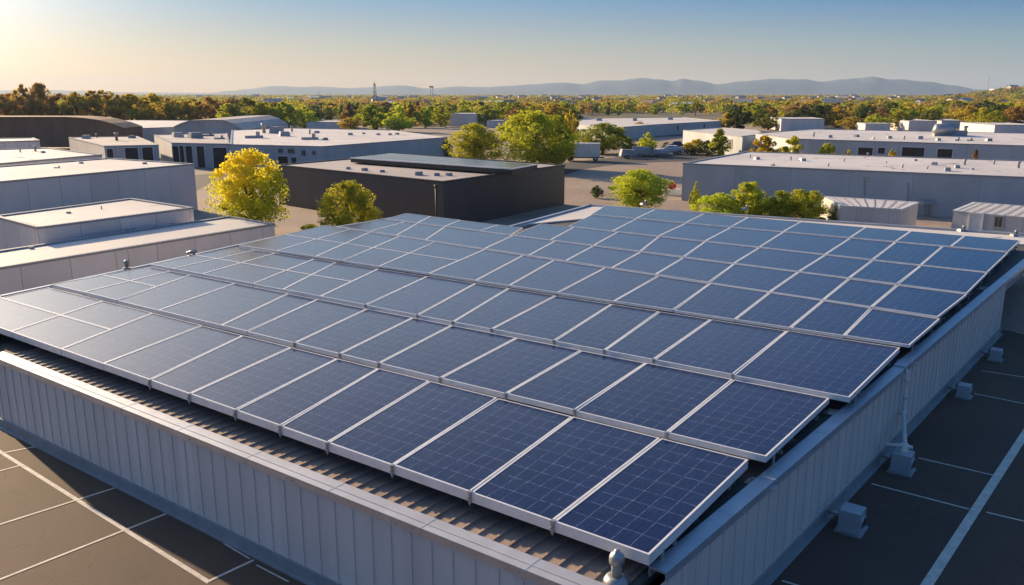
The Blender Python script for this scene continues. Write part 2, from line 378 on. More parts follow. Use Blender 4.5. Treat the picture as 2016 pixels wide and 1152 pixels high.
# ------------------------------------------------------------------ ground
def sheet(name, poly, z, m, kind='structure'):
    b = MB(); b.face([(p[0], p[1], z) for p in poly]); o = b.build(name, m); o['kind'] = kind; return o
sheet('ground', [(-9000, -600), (9000, -600), (9000, 9000), (-9000, 9000)], -.02, M['ground'])
sheet('parking_lot', [(-60, -6), (70, -6), (70, 33.8), (36, 33.8), (26, 41.9), (2, 60), (-70, 62)], 0.0, M['asphalt'])
sheet('yard', [(26, 41.9), (36, 33.8), (70, 33.8), (130, 60), (160, 140), (120, 330), (-150, 330), (-150, 62), (-70, 62), (2, 60)], -.004, M['lot'])
rc = [(1100, 348), (1150, 333), (1230, 322), (1345, 318), (1500, 322), (1500, 300), (1345, 301), (1200, 311), (1130, 318), (1050, 330)]
sheet('road', [P(x, y)[:2] for x, y in rc], .004, M['asphaltdark'])
sheet('side_road', [P(x, y)[:2] for x, y in [(1100, 273), (1420, 267), (1420, 262), (1100, 266)]], .004, M['asphaltdark'])
sheet('delivery_road', [P(x, y)[:2] for x, y in [(380, 380), (430, 350), (560, 345), (560, 330), (380, 345)]], .004, M['asphaltdark'])
mk = MB()
def mark(p, q, w, z=.006):
    p, q = P(*p), P(*q); d = (q - p).normalized(); nn = Vector((-d.y, d.x, 0)) * w / 2
    mk.face([p - nn + Vector((0, 0, z)), q - nn + Vector((0, 0, z)), q + nn + Vector((0, 0, z)), p + nn + Vector((0, 0, z))])
def ext(p, q, k): return (p[0] + (p[0] - q[0]) * k, p[1] + (p[1] - q[1]) * k)
mark((-60, 852), (412, 1147), .13)
for p, q in [((-90, 951), (44, 916)), ((-60, 1052), (242, 956)), ((-60, 1165), (342, 1006)), ((408, 1146), (500, 1103)), ((-60, 905), (110, 872))]:
    mark(p, q, .085, .010)
mark((440, 1070), (492, 1101), .05, .010); mark((505, 1113), (568, 1146), .05, .010)
mark((1800, 1190), (2060, 790), .26)
for p, q in [((1716, 953), (1908, 1003)), ((1808, 902), (1955, 936)), ((1917, 775), (2080, 808)), ((1932, 730), (2060, 750)), ((1942, 1009), (2080, 1042)), ((1540, 1144), (1700, 1192)), ((2000, 655), (2060, 664)), ((2000, 585), (2040, 588))]:
    mark(p, q, .075, .010)
mk.build('road_markings', M['paint'])['kind'] = 'structure'

# ------------------------------------------------------------------ the main building
F0, F1 = Vector((-18.95, 29.1, 0)), Vector((2.25, 13.55, 0))
ua = (F1 - F0).normalized(); nf = Vector((ua.y, -ua.x, 0))            # nf: outward normal of the front wall
ca_, cb_ = P(1345, 1100, 2.84), P(1985, 552, 2.84); ub = Vector((cb_.x - ca_.x, cb_.y - ca_.y, 0)).normalized(); nr = Vector((ub.y, -ub.x, 0))
w0_ = Vector((ca_.x, ca_.y, 0)) - nr * .07                                # the right wall stands just inside the cap line
F1 = F0 + ua * ((w0_ - F0).dot(nr) / ua.dot(nr))
Rr = Vector((cb_.x, cb_.y, 0)) - nr * .07
Lc = Vector((-23.6, 37.0, 0))
Rend = F1 + ub * ((Rr - F1).length); Rfar = F1 + ub * 49.5
def px0(x, y, z): p = P(x, y, z); return Vector((p.x, p.y, 0))
BR, N1 = px0(2016, 455, 3), px0(1160, 399, 3)
NB = px0(1000, 441, 3); N0 = px0(800, 419, 3.1) + Vector((-.2, .5, 0))
L2p = [px0(540, 461, 3.1), px0(290, 515, 3.1), px0(0, 575, 3.1)]
L2p = [p + Vector((-.35, .25, 0)) for p in L2p]
inn = Rend - nr * 3.2
farin = Rfar - nr * 3.2
main = empty('flat_roofed_warehouse', F1)
tag(main, 'long low warehouse with ribbed pale walls carrying the solar panels in the foreground', 'warehouse')
w = MB()
def wallq(b, p, q, z0, z1, uoff=0):      # a wall face with UV in metres
    d = (q - p).length
    b.face([(p.x, p.y, z0), (q.x, q.y, z0), (q.x, q.y, z1), (p.x, p.y, z1)], 0, [(uoff, z0), (uoff + d, z0), (uoff + d, z1), (uoff, z1)])
outline = [F0, F1, Rend, inn, farin, BR, N1, NB, N0] + L2p + [Lc]
for i in range(len(outline)): wallq(w, outline[i], outline[(i + 1) % len(outline)], -.02, 2.6)
def ribs(b, p, q, nrm, z0, z1, sp, wd, th):
    d = (q - p); Ld = d.length; d = d / Ld; k = sp * .6
    while k < Ld - .1:
        c = p + d * k
        b.hexa([c - d * wd / 2 + Vector((0, 0, z0)), c - d * wd / 2 + nrm * th + Vector((0, 0, z0)), c + d * wd / 2 + nrm * th + Vector((0, 0, z0)), c + d * wd / 2 + Vector((0, 0, z0))][::-1],
               [c - d * wd / 2 + Vector((0, 0, z1)), c - d * wd / 2 + nrm * th + Vector((0, 0, z1)), c + d * wd / 2 + nrm * th + Vector((0, 0, z1)), c + d * wd / 2 + Vector((0, 0, z1))][::-1])
        k += sp * rnd.uniform(.97, 1.03)
ribs(w, F0, F1, nf, .34, 2.52, .62, .05, .024)
ribs(w, F1, Rend, nr, .34, 2.6, .62, .045, .03)
w.build('wall', M['clad'], main)
pl = MB()
for p, q, nn_ in ((F0, F1, nf), (F1, Rend, nr)):
    d = (q - p).normalized()
    a0, a1 = p - d * .06, q + d * .06
    pl.hexa([a0, a1, a1 + nn_ * .06, a0 + nn_ * .06][::-1], [v + Vector((0, 0, .36)) for v in (a0, a1, a1 + nn_ * .06, a0 + nn_ * .06)][::-1])
    pl.hexa([a0, a1, a1 + nn_ * .16, a0 + nn_ * .16][::-1], [v + Vector((0, 0, .05)) for v in (a0, a1, a1 + nn_ * .16, a0 + nn_ * .16)][::-1])
pl.build('plinth', M['plinth'], main)
# roof deck
rf = MB()
rpoly = [F0 + (Lc - F0) * .02, F1, Rfar, BR, N1, NB, N0] + L2p + [Lc]
rpoly = [F0 - nf * .3, F1 - nf * .3 - nr * .3, Rfar - nr * .3, BR, N1, NB, N0] + L2p + [Lc]
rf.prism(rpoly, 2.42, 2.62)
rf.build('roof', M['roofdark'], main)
# corrugated strip along the front: crowned ribs running back under the panels
st = MB()
Lf = (F1 - F0).length; d0 = ua; k = 0.25
back = (ub - ua * ub.dot(ua)).normalized()
while k < Lf - .35:
    c = F0 + d0 * k - nf * .5
    prof = [(-.21, 0), (-.08, .004), (-.05, .040), (.02, .044), (.05, .004), (.21, 0)]
    for j in range(5):
        (u0, z0), (u1, z1) = prof[j], prof[j + 1]
        p0, p1 = c + d0 * u0 + Vector((0, 0, 2.635 + z0)), c + d0 * u1 + Vector((0, 0, 2.635 + z1))
        st.face([p0, p1, p1 + back * 4.4, p0 + back * 4.4])
    k += .42
st.build('corrugated_strip', M['ribroof'], main)
# white roof strip and the open roof by the notch
dk = MB()
dk.prism([px0(1040, 442, 2.7), px0(1289, 418, 2.7), px0(1990, 480, 2.7), Rfar - nr * .6 - ub * .3, BR - Vector((.3, .5, 0)), N1 + Vector((.2, -.4, 0)), NB + Vector((.4, .2, 0))], 2.63, 2.74)
dk.build('roof_membrane', M['membrane'], main)
cp = MB()
def cap(p, q, z, wd, nrm, fascia=.17, over=.07, m=0):
    d = (q - p).normalized(); o1 = nrm * over; i1 = -nrm * (wd - over); Z = lambda h: Vector((0, 0, h))
    cp.hexa([p + o1 + Z(z - .05), p + i1 + Z(z - .05), q + i1 + Z(z - .05), q + o1 + Z(z - .05)][::-1], [p + o1 + Z(z), p + i1 + Z(z), q + i1 + Z(z), q + o1 + Z(z)][::-1], m)
    f0 = nrm * (over - .025)
    cp.hexa([p + f0 + Z(z - fascia), p + o1 + nrm * .004 + Z(z - fascia), q + o1 + nrm * .004 + Z(z - fascia), q + f0 + Z(z - fascia)], [p + f0 + Z(z - .052), p + o1 + nrm * .004 + Z(z - .052), q + o1 + nrm * .004 + Z(z - .052), q + f0 + Z(z - .052)], m)
    i2 = i1 + nrm * .03
    cp.hexa([p + i1 + Z(2.6), q + i1 + Z(2.6), q + i2 + Z(2.6), p + i2 + Z(2.6)][::-1], [p + i1 + Z(z - .052), q + i1 + Z(z - .052), q + i2 + Z(z - .052), p + i2 + Z(z - .052)][::-1], m)
def joints(p, q, z, wd, nrm, sp):
    d = (q - p).normalized(); k = sp
    while k < (q - p).length - .5:
        c = p + d * k; a0 = c + nrm * .078; a1 = c - nrm * (wd - .065)
        cp.bar(a0 + Vector((0, 0, z + .006)), a1 + Vector((0, 0, z + .006)), .05, .005)
        cp.bar(c + nrm * .0755 + Vector((0, 0, z - .03)) - d * .03, c + nrm * .0755 + Vector((0, 0, z - .03)) + d * .03, .012, .13)
        k += sp * rnd.uniform(.9, 1.1)
cap(F0, F1 - ua * .02, 2.80, .52, nf); joints(F0, F1, 2.80, .52, nf, 3.1)
# a low raised fold along the cap
cp.bar(F0 - nf * .14 + Vector((0, 0, 2.815)), F1 - nf * .14 + Vector((0, 0, 2.815)), .018, .014)
cp.build('parapet_cap', M['cap'], main)
cp = MB()
TP = (P(1785, 726, 2.84) - F1).dot(ub); seg = [(P(1312, 1128, 2.84) - F1).dot(ub), TP + .05, 49.5]
zc = [2.84, 2.88]
for i in range(2):
    cap(F1 + ub * seg[i], F1 + ub * (seg[i + 1] - .02), zc[i], .40, nr, .20); joints(F1 + ub * seg[i], F1 + ub * seg[i + 1], zc[i], .40, nr, 3.0)
for p, q in ((N1, BR), (NB, N1), (N0, NB), (L2p[0], N0), (L2p[1], L2p[0]), (L2p[2], L2p[1]), (Lc, L2p[2]), (F0, Lc)):
    d = (q - p).normalized(); nn_ = Vector((-d.y, d.x, 0))
    cp.hexa([p + Vector((0, 0, 2.3)), q + Vector((0, 0, 2.3)), q - nn_ * .22 + Vector((0, 0, 2.3)), p - nn_ * .22 + Vector((0, 0, 2.3))][::-1],
            [p + Vector((0, 0, 2.86)), q + Vector((0, 0, 2.86)), q - nn_ * .22 + Vector((0, 0, 2.86)), p - nn_ * .22 + Vector((0, 0, 2.86))][::-1])
cp.build('side_parapet_cap', M['capblue'], main)
# soffit slab carrying the cap above the recessed far bay
sb = MB(); sb.prism([Rend, Rfar, farin, inn], 2.25, 2.6); sb.build('soffit', M['plinth'], main)
# downpipe
dp = MB(); c = F1 + ub * TP + nr * .17
bx2 = P(1783, 930, 0); bx2 = F1 + ub * (bx2 - F1).dot(ub) + nr * .8
dp.tube([c + Vector((0, 0, 2.86)) - nr * .12, c + Vector((0, 0, 2.74)), c + Vector((0, 0, 1.25)), bx2 + Vector((0, 0, 1.0)), bx2 + Vector((0, 0, .66))], .07, 10)
dp.tube([bx2 + Vector((0, 0, .66)), bx2 + Vector((0, 0, .80)), bx2 + Vector((0, 0, .82)), bx2 + Vector((0, 0, .98))], [.15, .15, .11, .11], 12)
dp.tube([c + Vector((0, 0, 1.32)), c + Vector((0, 0, 1.2))], .12, 10)
dp.tube([bx2 - nr * .5 - ub * .3 + Vector((0, 0, .9)), bx2 + Vector((0, 0, .9)), bx2 + nr * .25 + Vector((0, 0, .9))], .06, 8)
for z in (2.4, 1.8): dp.tube([c + Vector((0, 0, z)), c + Vector((0, 0, z + .07))], .1, 10)
dp.build('downpipe', M['white'], main)
# screws and scuffs on the fascia
sc = MB()
for k in range(34):
    t = rnd.uniform(1, 47); p = F1 + ub * t + nr * .083 + Vector((0, 0, rnd.uniform(2.76, 2.84))); sc.tube([p - nr * .01, p + nr * .012], .014, 6)
for k in range(22):
    t = rnd.uniform(1, 25); p = F0 + ua * t + nf * .083 + Vector((0, 0, rnd.uniform(2.66, 2.72))); sc.tube([p - nf * .01, p + nf * .012], .012, 6)
sc.build('screws', M['steel'], main)

# ------------------------------------------------------------------ solar panels
LN = {1: [(0, 645), (375, 780), (645, 860), (775, 920), (1088, 1030), (1280, 1092)],
 2: [(100, 556), (224, 592), (312, 612), (487, 655), (672, 697), (868, 745), (1132, 803), (1316, 850), (1500, 900)],
 3: [(295, 520), (378, 538), (465, 555), (630, 581), (725, 598), (890, 635), (1092, 665), (1290, 703), (1443, 740), (1636, 785)],
 4: [(470, 485), (600, 503), (746, 524), (845, 536), (1003, 559), (1207, 588), (1500, 635), (1660, 662), (1780, 684)],
 5: [(664, 448), (857, 474), (954, 488), (1029, 500), (1192, 521), (1394, 556), (1516, 576), (1621, 590), (1716, 605), (1852, 625)],
 6: [(760, 430), (876, 449), (1009, 462), (1169, 477), (1261, 492), (1346, 507), (1445, 520), (1572, 536), (1672, 548), (1767, 558), (1905, 576)],
 7: [(1065, 437), (1216, 456), (1388, 477), (1495, 487), (1625, 501), (1718, 510), (1814, 520), (1945, 534)],
 8: [(1164, 421), (1253, 430), (1350, 441), (1439, 446), (1542, 455), (1674, 466), (1763, 475), (1856, 483), (1986, 497)],
 9: [(1192, 404), (1289, 412), (1386, 419), (1473, 426), (1577, 434), (1704, 445), (1793, 453), (1899, 464), (2010, 472)],
 10: [(800, 418), (907, 432), (984, 441)]}
ZF, ZB = 3.27, 3.15
LW = {}
for k, l in LN.items():
    w_ = np.array([P(x, y, ZF)[:2] for x, y in l]); c0 = w_.mean(0); u_, s_, vt_ = np.linalg.svd(w_ - c0)
    d = vt_[0] * (1 if vt_[0][0] > 0 else -1); LW[k] = (Vector((c0[0], c0[1], 0)), Vector((d[0], d[1], 0)))
def online(k, x):
    c0, d = LW[k]; lo, hi = -60.0, 60.0
    for _ in range(50):
        mid = (lo + hi) / 2; p = c0 + d * mid
        den = p.y * CP - (ZF - HC) * SP
        if den <= 1 or 1008 + F_PX * p.x / den < x: lo = mid
        else: hi = mid
    return c0 + d * lo
ROWS = [
 ('front', 1, 2, [(-105, 100), (21, 208), (120, 305), (203, 403), (295, 483), (373, 578), (464, 669), (552, 750), (645, 851), (773, 985), (926, 1133), (1089, 1306), (1280, 1480)], 2),
 ('second', 2, 3, [(100, 295), (165, 338), (231, 377), (312, 465), (436, 569), (487, 627), (580, 725), (669, 815), (746, 892), (867, 1020), (996, 1147), (1132, 1275), (1313, 1446), (1510, 1637)], 2),
 ('third', 3, 4, [(295, 467), (340, 505), (398, 543), (498, 620), (557, 663), (631, 746), (720, 843), (822, 938), (892, 1003), (968, 1096), (1091, 1206), (1190, 1300), (1287, 1402), (1443, 1552), (1674, 1775)], 5),
 ('fourth', 4, 5, [(470, 640), (545, 690), (622, 728), (675, 786), (747, 857), (845, 954), (937, 1030), (1003, 1091), (1098, 1192), (1209, 1297), (1326, 1398), (1447, 1516), (1556, 1621), (1662, 1716), (1792, 1852)], 5),
 ('fifth', 5, 6, [(664, 760), (728, 798), (780, 822), (838, 876), (954, 1010), (1041, 1093), (1114, 1168), (1205, 1261), (1291, 1346), (1396, 1445), (1516, 1572), (1621, 1672), (1716, 1767), (1848, 1905)], 0),
 ('sixth', 6, 7, [(1011, 1065), (1084, 1130), (1169, 1216), (1261, 1297), (1346, 1388), (1445, 1495), (1573, 1625), (1672, 1718), (1767, 1813), (1905, 1945)], 0),
 ('seventh', 7, 8, [(1119, 1164), (1206, 1253), (1297, 1350), (1388, 1439), (1495, 1542), (1625, 1674), (1718, 1763), (1813, 1856), (1945, 1986)], 0),
 ('rearmost', 8, 9, [(1164, 1192), (1253, 1289), (1350, 1386), (1439, 1473), (1542, 1577), (1674, 1704), (1763, 1793), (1872, 1899), (1986, 2010)], 0),
 ('short rear-left', 6, 10, [(760, 800), (822, 848), (876, 907), (945, 982), (1006, 1030)], 0)]
panel_corners = {}
FRW, FRH = .05, .17
def solar_panel(c, label, frh):
    fl, fr, br, bl = c
    o = empty('solar_panel', ((fl + fr + br + bl) / 4))
    tag(o, label, 'solar panel', 'solar panels on the roof of the foreground warehouse')
    cen = (fl + fr + br + bl) / 4
    w_ = ((fr - fl).length + (br - bl).length) / 2; d_ = ((bl - fl).length + (br - fr).length) / 2
    def inset(k):
        out = []
        cs = [fl, fr, br, bl]
        for i in range(4):
            a_, p, b_ = cs[i - 1], cs[i], cs[(i + 1) % 4]
            e1, e2 = (a_ - p).normalized(), (b_ - p).normalized(); s_ = e1.cross(e2).length
            out.append(p + (e1 + e2) * (k / max(s_, .3)))
        return out
    i1 = inset(FRW); i2 = inset(FRW * .98)
    dz = Vector((0, 0, 1))
    f = MB()
    cs = [fl, fr, br, bl]
    for i in range(4):
        j = (i + 1) % 4
        f.hexa([cs[i] - dz * frh, cs[j] - dz * frh, i1[j] - dz * frh, i1[i] - dz * frh], [cs[i], cs[j], i1[j], i1[i]])
    f.build('frame', M['alu'], o)
    g = MB(); gz = -.014
    nx = max(2, round(w_ / .42)); ny = max(2, round(d_ / .62))
    ox, oy = rnd.randint(0, 400), rnd.randint(0, 400)
    t = [p + dz * gz for p in i2]
    g.face(t, 0, [(ox, oy), (ox + nx, oy), (ox + nx, oy + ny), (ox, oy + ny)])
    g.face([p - dz * .03 for p in t][::-1], 0, [(0, 0)] * 4)
    g.build('cell_glass', M['glass'], o)
    return o
GAPX, GAPB = .018, .17
for name, ka, kb, seams, split in ROWS:
    n_ = len(seams) - 1
    for i in range(n_):
        a_, b_ = seams[i], seams[i + 1]
        fl, fr = online(ka, a_[0]), online(ka, b_[0]); bl, br = online(kb, a_[1]), online(kb, b_[1])
        if (fl - fr).length < .3: continue
        far_ = name not in ('front', 'second', 'third'); gap = GAPB if name == 'front' else .10 if not far_ else .04
        dl, dr = (bl - fl).normalized(), (br - fr).normalized()
        bl = bl - dl * gap; br = br - dr * gap
        fl.z = fr.z = ZF; bl.z = br.z = ZB if not far_ else ZF - .05
        e1 = (fr - fl).normalized() * GAPX; e2 = (br - bl).normalized() * GAPX
        jig = Vector((0, 0, rnd.uniform(-.012, .012)))
        fl, fr, br, bl = fl + e1 + jig, fr - e1 + jig, br - e2 - jig, bl + e2 - jig
        side = i + 1
        if name == 'front' and i < 2: where = 'rear half' ; 
        right = n_ - i
        pos = (ORD[right - 1] + ' from its right end') if right > 1 else 'at its right end'
        if i == 0 and n_ > 1: pos = 'at its left end'
        lab = 'blue solar panel in the %s row, %s' % (name, pos)
        frh = .24 if name == 'front' else FRH if not far_ else .11
        if i < split:
            ml, mr = (fl + bl) / 2, (fr + br) / 2
            g1 = (bl - fl).normalized() * .012
            solar_panel((fl, fr, mr - g1, ml - g1), lab.replace('blue solar panel', 'pale glaring half-depth solar panel, near half,'), frh)
            solar_panel((ml + g1, mr + g1, br, bl), lab.replace('blue solar panel', 'pale glaring half-depth solar panel, far half,'), FRH)
        else: solar_panel((fl, fr, br, bl), lab, frh)
        panel_corners[(name, i)] = (fl, fr, br, bl, n_)
# clamps at the front seams, feet under the rails
nclamp = 0
def clamp_at(p, label, low=True):
    o = empty('panel_clamp', p); tag(o, label, 'clamp', 'steel clamps between the solar panels')
    b = MB(); ang = math.atan2(ua.y, ua.x)
    b.box(p + nf * .03 + Vector((0, 0, -.225)), (.075, .05, .23), ang)
    b.box(p + nf * .0 + Vector((0, 0, .004)), (.10, .09, .014), ang)
    b.build('bracket', M['steel'], o)
    if low:
        b = MB(); b.tube([p + nf * .05 + Vector((0, 0, -.12)), p + nf * .10 + Vector((0, 0, -.12))], .022, 8)
        b.tube([p + nf * .02 + Vector((0, 0, -.22)), p + nf * .02 + Vector((0, 0, -.33))], [.045, .02], 8)
        b.build('bolt', M['steel'], o)
for (name, i), (fl, fr, br, bl, n_) in list(panel_corners.items()):
    if name == 'front' and 2 < i:
        right = n_ - 1 - i
        if right > 0: clamp_at((fr + ua * GAPX), 'small steel clamp on the front edge, at the %s panel joint from the right' % ORD[right - 1])
    if name in ('second', 'third') and i > 4:
        right = n_ - 1 - i
        if right > 0: clamp_at(fr + ua * GAPX + Vector((0, 0, .004)), 'small steel clamp where panels meet on the %s row front, %s joint from the right' % (name, ORD[right - 1]), False)
# rails under each row end and brackets along the right edge
bi = 0
for name, ka, kb, seams, split in ROWS[:-1]:
    fl, fr, br, bl, n_ = panel_corners[(name, len(seams) - 2)]
    fl0 = panel_corners[(name, 0)][0]; bl0 = panel_corners[(name, 0)][3]
    o = empty('mounting_rail', fr + Vector((0, 0, -.2)))
    tag(o, 'aluminium rails carrying the %s row of solar panels' % name, 'rail', 'rails under the rows of solar panels')
    for t in (.22, .78):
        p = fl0.lerp(bl0, t); q = fr.lerp(br, t); b = MB(); ex = (q - p).normalized()
        b.bar(p + Vector((0, 0, -.25)), q + ex * .02 + Vector((0, 0, -.25)), .07, .09); b.build('rail', M['steel'], o)
    for t, wd in ((.12, .1), (.5, .08), (.9, .1)):
        bi += 1
        c = fr.lerp(br, t); ex = (fr - fl).normalized(); c = c - ex * (.02 if t < .2 else .2); c.z = 2.63
        o2 = empty('mounting_bracket', c); tag(o2, 'small steel bracket under the right edge of the %s solar row, %s' % (name, {.12: 'near its front corner', .5: 'at its middle', .9: 'near its back corner'}[t]), 'bracket', 'brackets under the right edge of the panels')
        b = MB(); b.box(c, (.22, .16, .03), 0); b.box(c + Vector((0, 0, .03)), (wd, .05, .42), math.atan2(ub.y, ub.x), 0, .8)
        b.build('post', M['steel'], o2)
        b = MB(); b.tube([c + Vector((.05, -.05, .03)), c + Vector((.05, -.05, .1))], .035, 8); b.build('bolt', M['steel'], o2)
# cables sagging under the right edge
for i, (t0, t1) in enumerate(((1.5, 6), (8, 13), (15, 19), (21, 28), (30, 37))):
    b = MB(); pts = []
    for j in range(15):
        t = t0 + (t1 - t0) * j / 14; p = F1 + ub * t - nr * (.95 + .12 * math.sin(t * 3)); pts.append(p + Vector((0, 0, 2.72 + .12 * abs(math.sin(t * 1.7)))))
    b.tube(pts, .025, 6)
    tag(b.build('cable', M['rubber']), 'black cable sagging under the panels beside the %s stretch of the right parapet' % ORD[i], 'cable', 'cables along the right parapet')
# end pieces of bent flashing showing at each row end
for i, (x, y) in enumerate(((1500, 935), (1650, 800), (1790, 700), (1940, 560))):
    p = P(x, y, 2.9); b = MB(); b.box(p + Vector((0, 0, -.26)), (.75, .32, .02), math.atan2(ua.y, ua.x)); b.box(p + Vector((0, 0, -.24)), (.5, .06, .12), math.atan2(ua.y, ua.x) + .2)
    tag(b.build('flashing_piece', M['cap']), 'loose bent metal flashing in the gutter behind the %s row on the right' % ['front', 'second', 'third', 'fifth'][i], 'flashing', 'flashing pieces in the right gutter')
# vent stack at the near corner
c = P(1213, 1146, 2.66)
vs = empty('vent_stack', c); tag(vs, 'grey pipe vent with rounded cap on a bowl flange below the front panels', 'vent pipe')
b = MB(); b.lathe(c, [(.26, 0), (.25, .05), (.20, .13), (.13, .15)], 20); b.build('flange', M['steel'], vs)
b = MB(); b.lathe(c, [(.105, .13), (.105, .42), (.10, .44)], 16); b.build('pipe', M['plinth'], vs)
b = MB(); b.lathe(c, [(.11, .40), (.15, .42), (.155, .48), (.15, .56), (.12, .62), (.06, .65), (.055, .70), (.02, .71)], 18); b.build('cap', M['steel'], vs)
# wall boxes on the right, square intake housings on the asphalt
for i, (px, py, s_) in enumerate(((1664, 1040, .62), (1783, 930, .62), (1896, 782, .50), (1972, 712, .50))):
    c = P(px, py, 0); c = F1 + ub * (c - F1).dot(ub) + nr * (.52 + s_ * .45)
    o = empty('vent_box', c); ang = math.atan2(ub.y, ub.x)
    tag(o, ['large weathered metal vent box by the right wall, nearest the camera', 'metal vent box at the foot of the white downpipe', 'small metal vent box by the right wall just beyond the downpipe', 'small metal vent box by the right wall, farthest from the camera'][i], 'vent box', 'vent boxes along the right wall')
    b = MB(); b.box(c + Vector((0, 0, .05)), (s_, s_, s_ * 1.02), ang + .05, 0, .93); b.build('housing', M['plinth' if 0 else 'capblue'], o, bevel=.02)
    b = MB(); b.box(c, (s_ * 1.3, s_ * 1.2, .05), ang + .05); b.build('base_plate', M['steel'], o)
    b = MB(); fdir = nr; cc = c + nr * (s_ * .475) + Vector((0, 0, .05 + s_ * .5))
    ring = []
    b.tube([cc - nr * .05, cc + nr * .035, cc + nr * .04, cc - nr * .0], [s_ * .30, s_ * .30, s_ * .22, s_ * .21], 16); b.build('intake_ring', M['steel'], o)
    b = MB(); b.tube([cc - nr * .04, cc + nr * .042], [s_ * .215, s_ * .2], 16); b.build('intake', M['opening'], o)
    b = MB(); hc = c - nr * (s_ * .5); b.tube([hc + Vector((0, 0, s_ * .6)), hc - nr * .35 + Vector((0, 0, s_ * .6))], .07, 8); b.build('pipe', M['steel'], o)
# roof fittings at the left edge
for i, (px, py) in enumerate(((249, 522), (378, 497))):
    c = P(px, py, 3.05); c.z = 2.86; o = empty('roof_fitting', c)
    tag(o, ['small upright metal vent with rod on the far left roof edge', 'small slanted metal nozzle on the left roof edge'][i], 'vent')
    b = MB(); b.box(c, (.4, .3, .06), .5); b.build('base', M['steel'], o)
    b = MB()
    if i == 0: b.lathe(c + Vector((0, 0, .08)), [(.1, 0), (.09, .2), (.14, .24), (.11, .34), (.04, .4)], 12); b.tube([c + Vector((.15, 0, .1)), c + Vector((.15, 0, 1.2))], .015, 6)
    else: b.tube([c + Vector((-.3, 0, .15)), c + Vector((.25, 0, .28))], [.08, .12], 12); b.tube([c + Vector((.1, 0, 0)), c + Vector((.1, 0, .25))], .07, 8)
    b.build('vent_body', M['steel'], o)
# small elbow fitting at the far left foot of the front wall
c = P(14, 835, 0); o = empty('drain_elbow', c); tag(o, 'small metal drain pipe elbow on the ground at the left wall corner', 'drain pipe')
b = MB(); b.tube([c + Vector((-.9, .5, .5)), c + Vector((-.5, .2, .25)), c + Vector((0, 0, .12)), c + Vector((.3, -.2, .1))], .09, 10); b.build('pipe', M['steel'], o)
b = MB(); b.box(c + Vector((-.1, 0, 0)), (.8, .5, .05), -.6); b.build('base_plate', M['plinth'], o)
# marks on the main roof strips: small vents on the rear white strip
for i, (x, y) in enumerate(((1266, 403), (1465, 413), (1892, 455), (1995, 465))):
    c = P(x, y, 2.75); b = MB(); b.box(c, (.5, .35, .16), rnd.uniform(0, 1), 0, .7); b.lathe(c + Vector((.3, .2, 0)), [(.1, 0), (.09, .25), (.14, .27), (.1, .36)], 10)
    tag(b.build('roof_vent', M['steel']), 'small metal vent on the white strip behind the panels, %s from the left' % ORD[i], 'roof vent', 'vents on the white rear strip')

# ------------------------------------------------------------------ buildings round about
def ccw(poly):
    a_ = sum(poly[i][0] * poly[(i + 1) % len(poly)][1] - poly[(i + 1) % len(poly)][0] * poly[i][1] for i in range(len(poly)))
    return poly if a_ > 0 else poly[::-1]
def V2(p): return Vector((p[0], p[1], 0))
def onwall(px, py, p, q):                   # a photo point carried onto the upright plane of wall p-q
    u = (px - 1008) / F_PX; v = -(py - 576) / F_PX; d = Vector((u, CP + v * SP, -SP + v * CP))
    n = Vector(((q - p).y, -(q - p).x, 0)).normalized(); o = Vector((0, 0, HC))
    return o + d * ((p - o).dot(n) / d.dot(n))
def opening(parent, p, q, r, kind, inner='opening', fr=.12):   # r = photo rectangle on the wall
    a_, b_ = onwall(r[0], r[3], p, q), onwall(r[2], r[1], p, q); n = Vector(((q - p).y, -(q - p).x, 0)).normalized()
    if n.y > 0: n = -n
    d = Vector((b_.x - a_.x, b_.y - a_.y, 0)); L_ = d.length; d.normalize(); z0, z1 = min(a_.z, b_.z), max(a_.z, b_.z)
    z0 = max(z0, 0.0)
    def qd(b, u0, u1, za, zb, th0, th1):
        c = V2(a_); s0 = [c + d * u0 + n * th0, c + d * u1 + n * th0, c + d * u1 + n * th1, c + d * u0 + n * th1]
        pts = ccw([tuple(x) for x in s0])
        b.hexa([(x[0], x[1], za) for x in pts], [(x[0], x[1], zb) for x in pts])
    b = MB()
    qd(b, -fr, 0, z0, z1 + fr, -.05, .09); qd(b, L_, L_ + fr, z0, z1 + fr, -.05, .09); qd(b, 0, L_, z1, z1 + fr, -.05, .09)
    if kind == 'window': qd(b, -fr, L_ + fr, z0 - fr, z0, -.05, .12); qd(b, L_ / 2 - .03, L_ / 2 + .03, z0, z1, -.05, .07)
    f = b.build(kind, M['wgrey2'] if kind != 'door' else M['white'], parent)
    b = MB(); qd(b, 0, L_, z0, z1, -.04, .03); b.build('pane' if kind == 'window' else 'leaf', M[inner], f)
M['wgrey2'] = simple('grey_trim', (.30, .31, .33), None, .5)
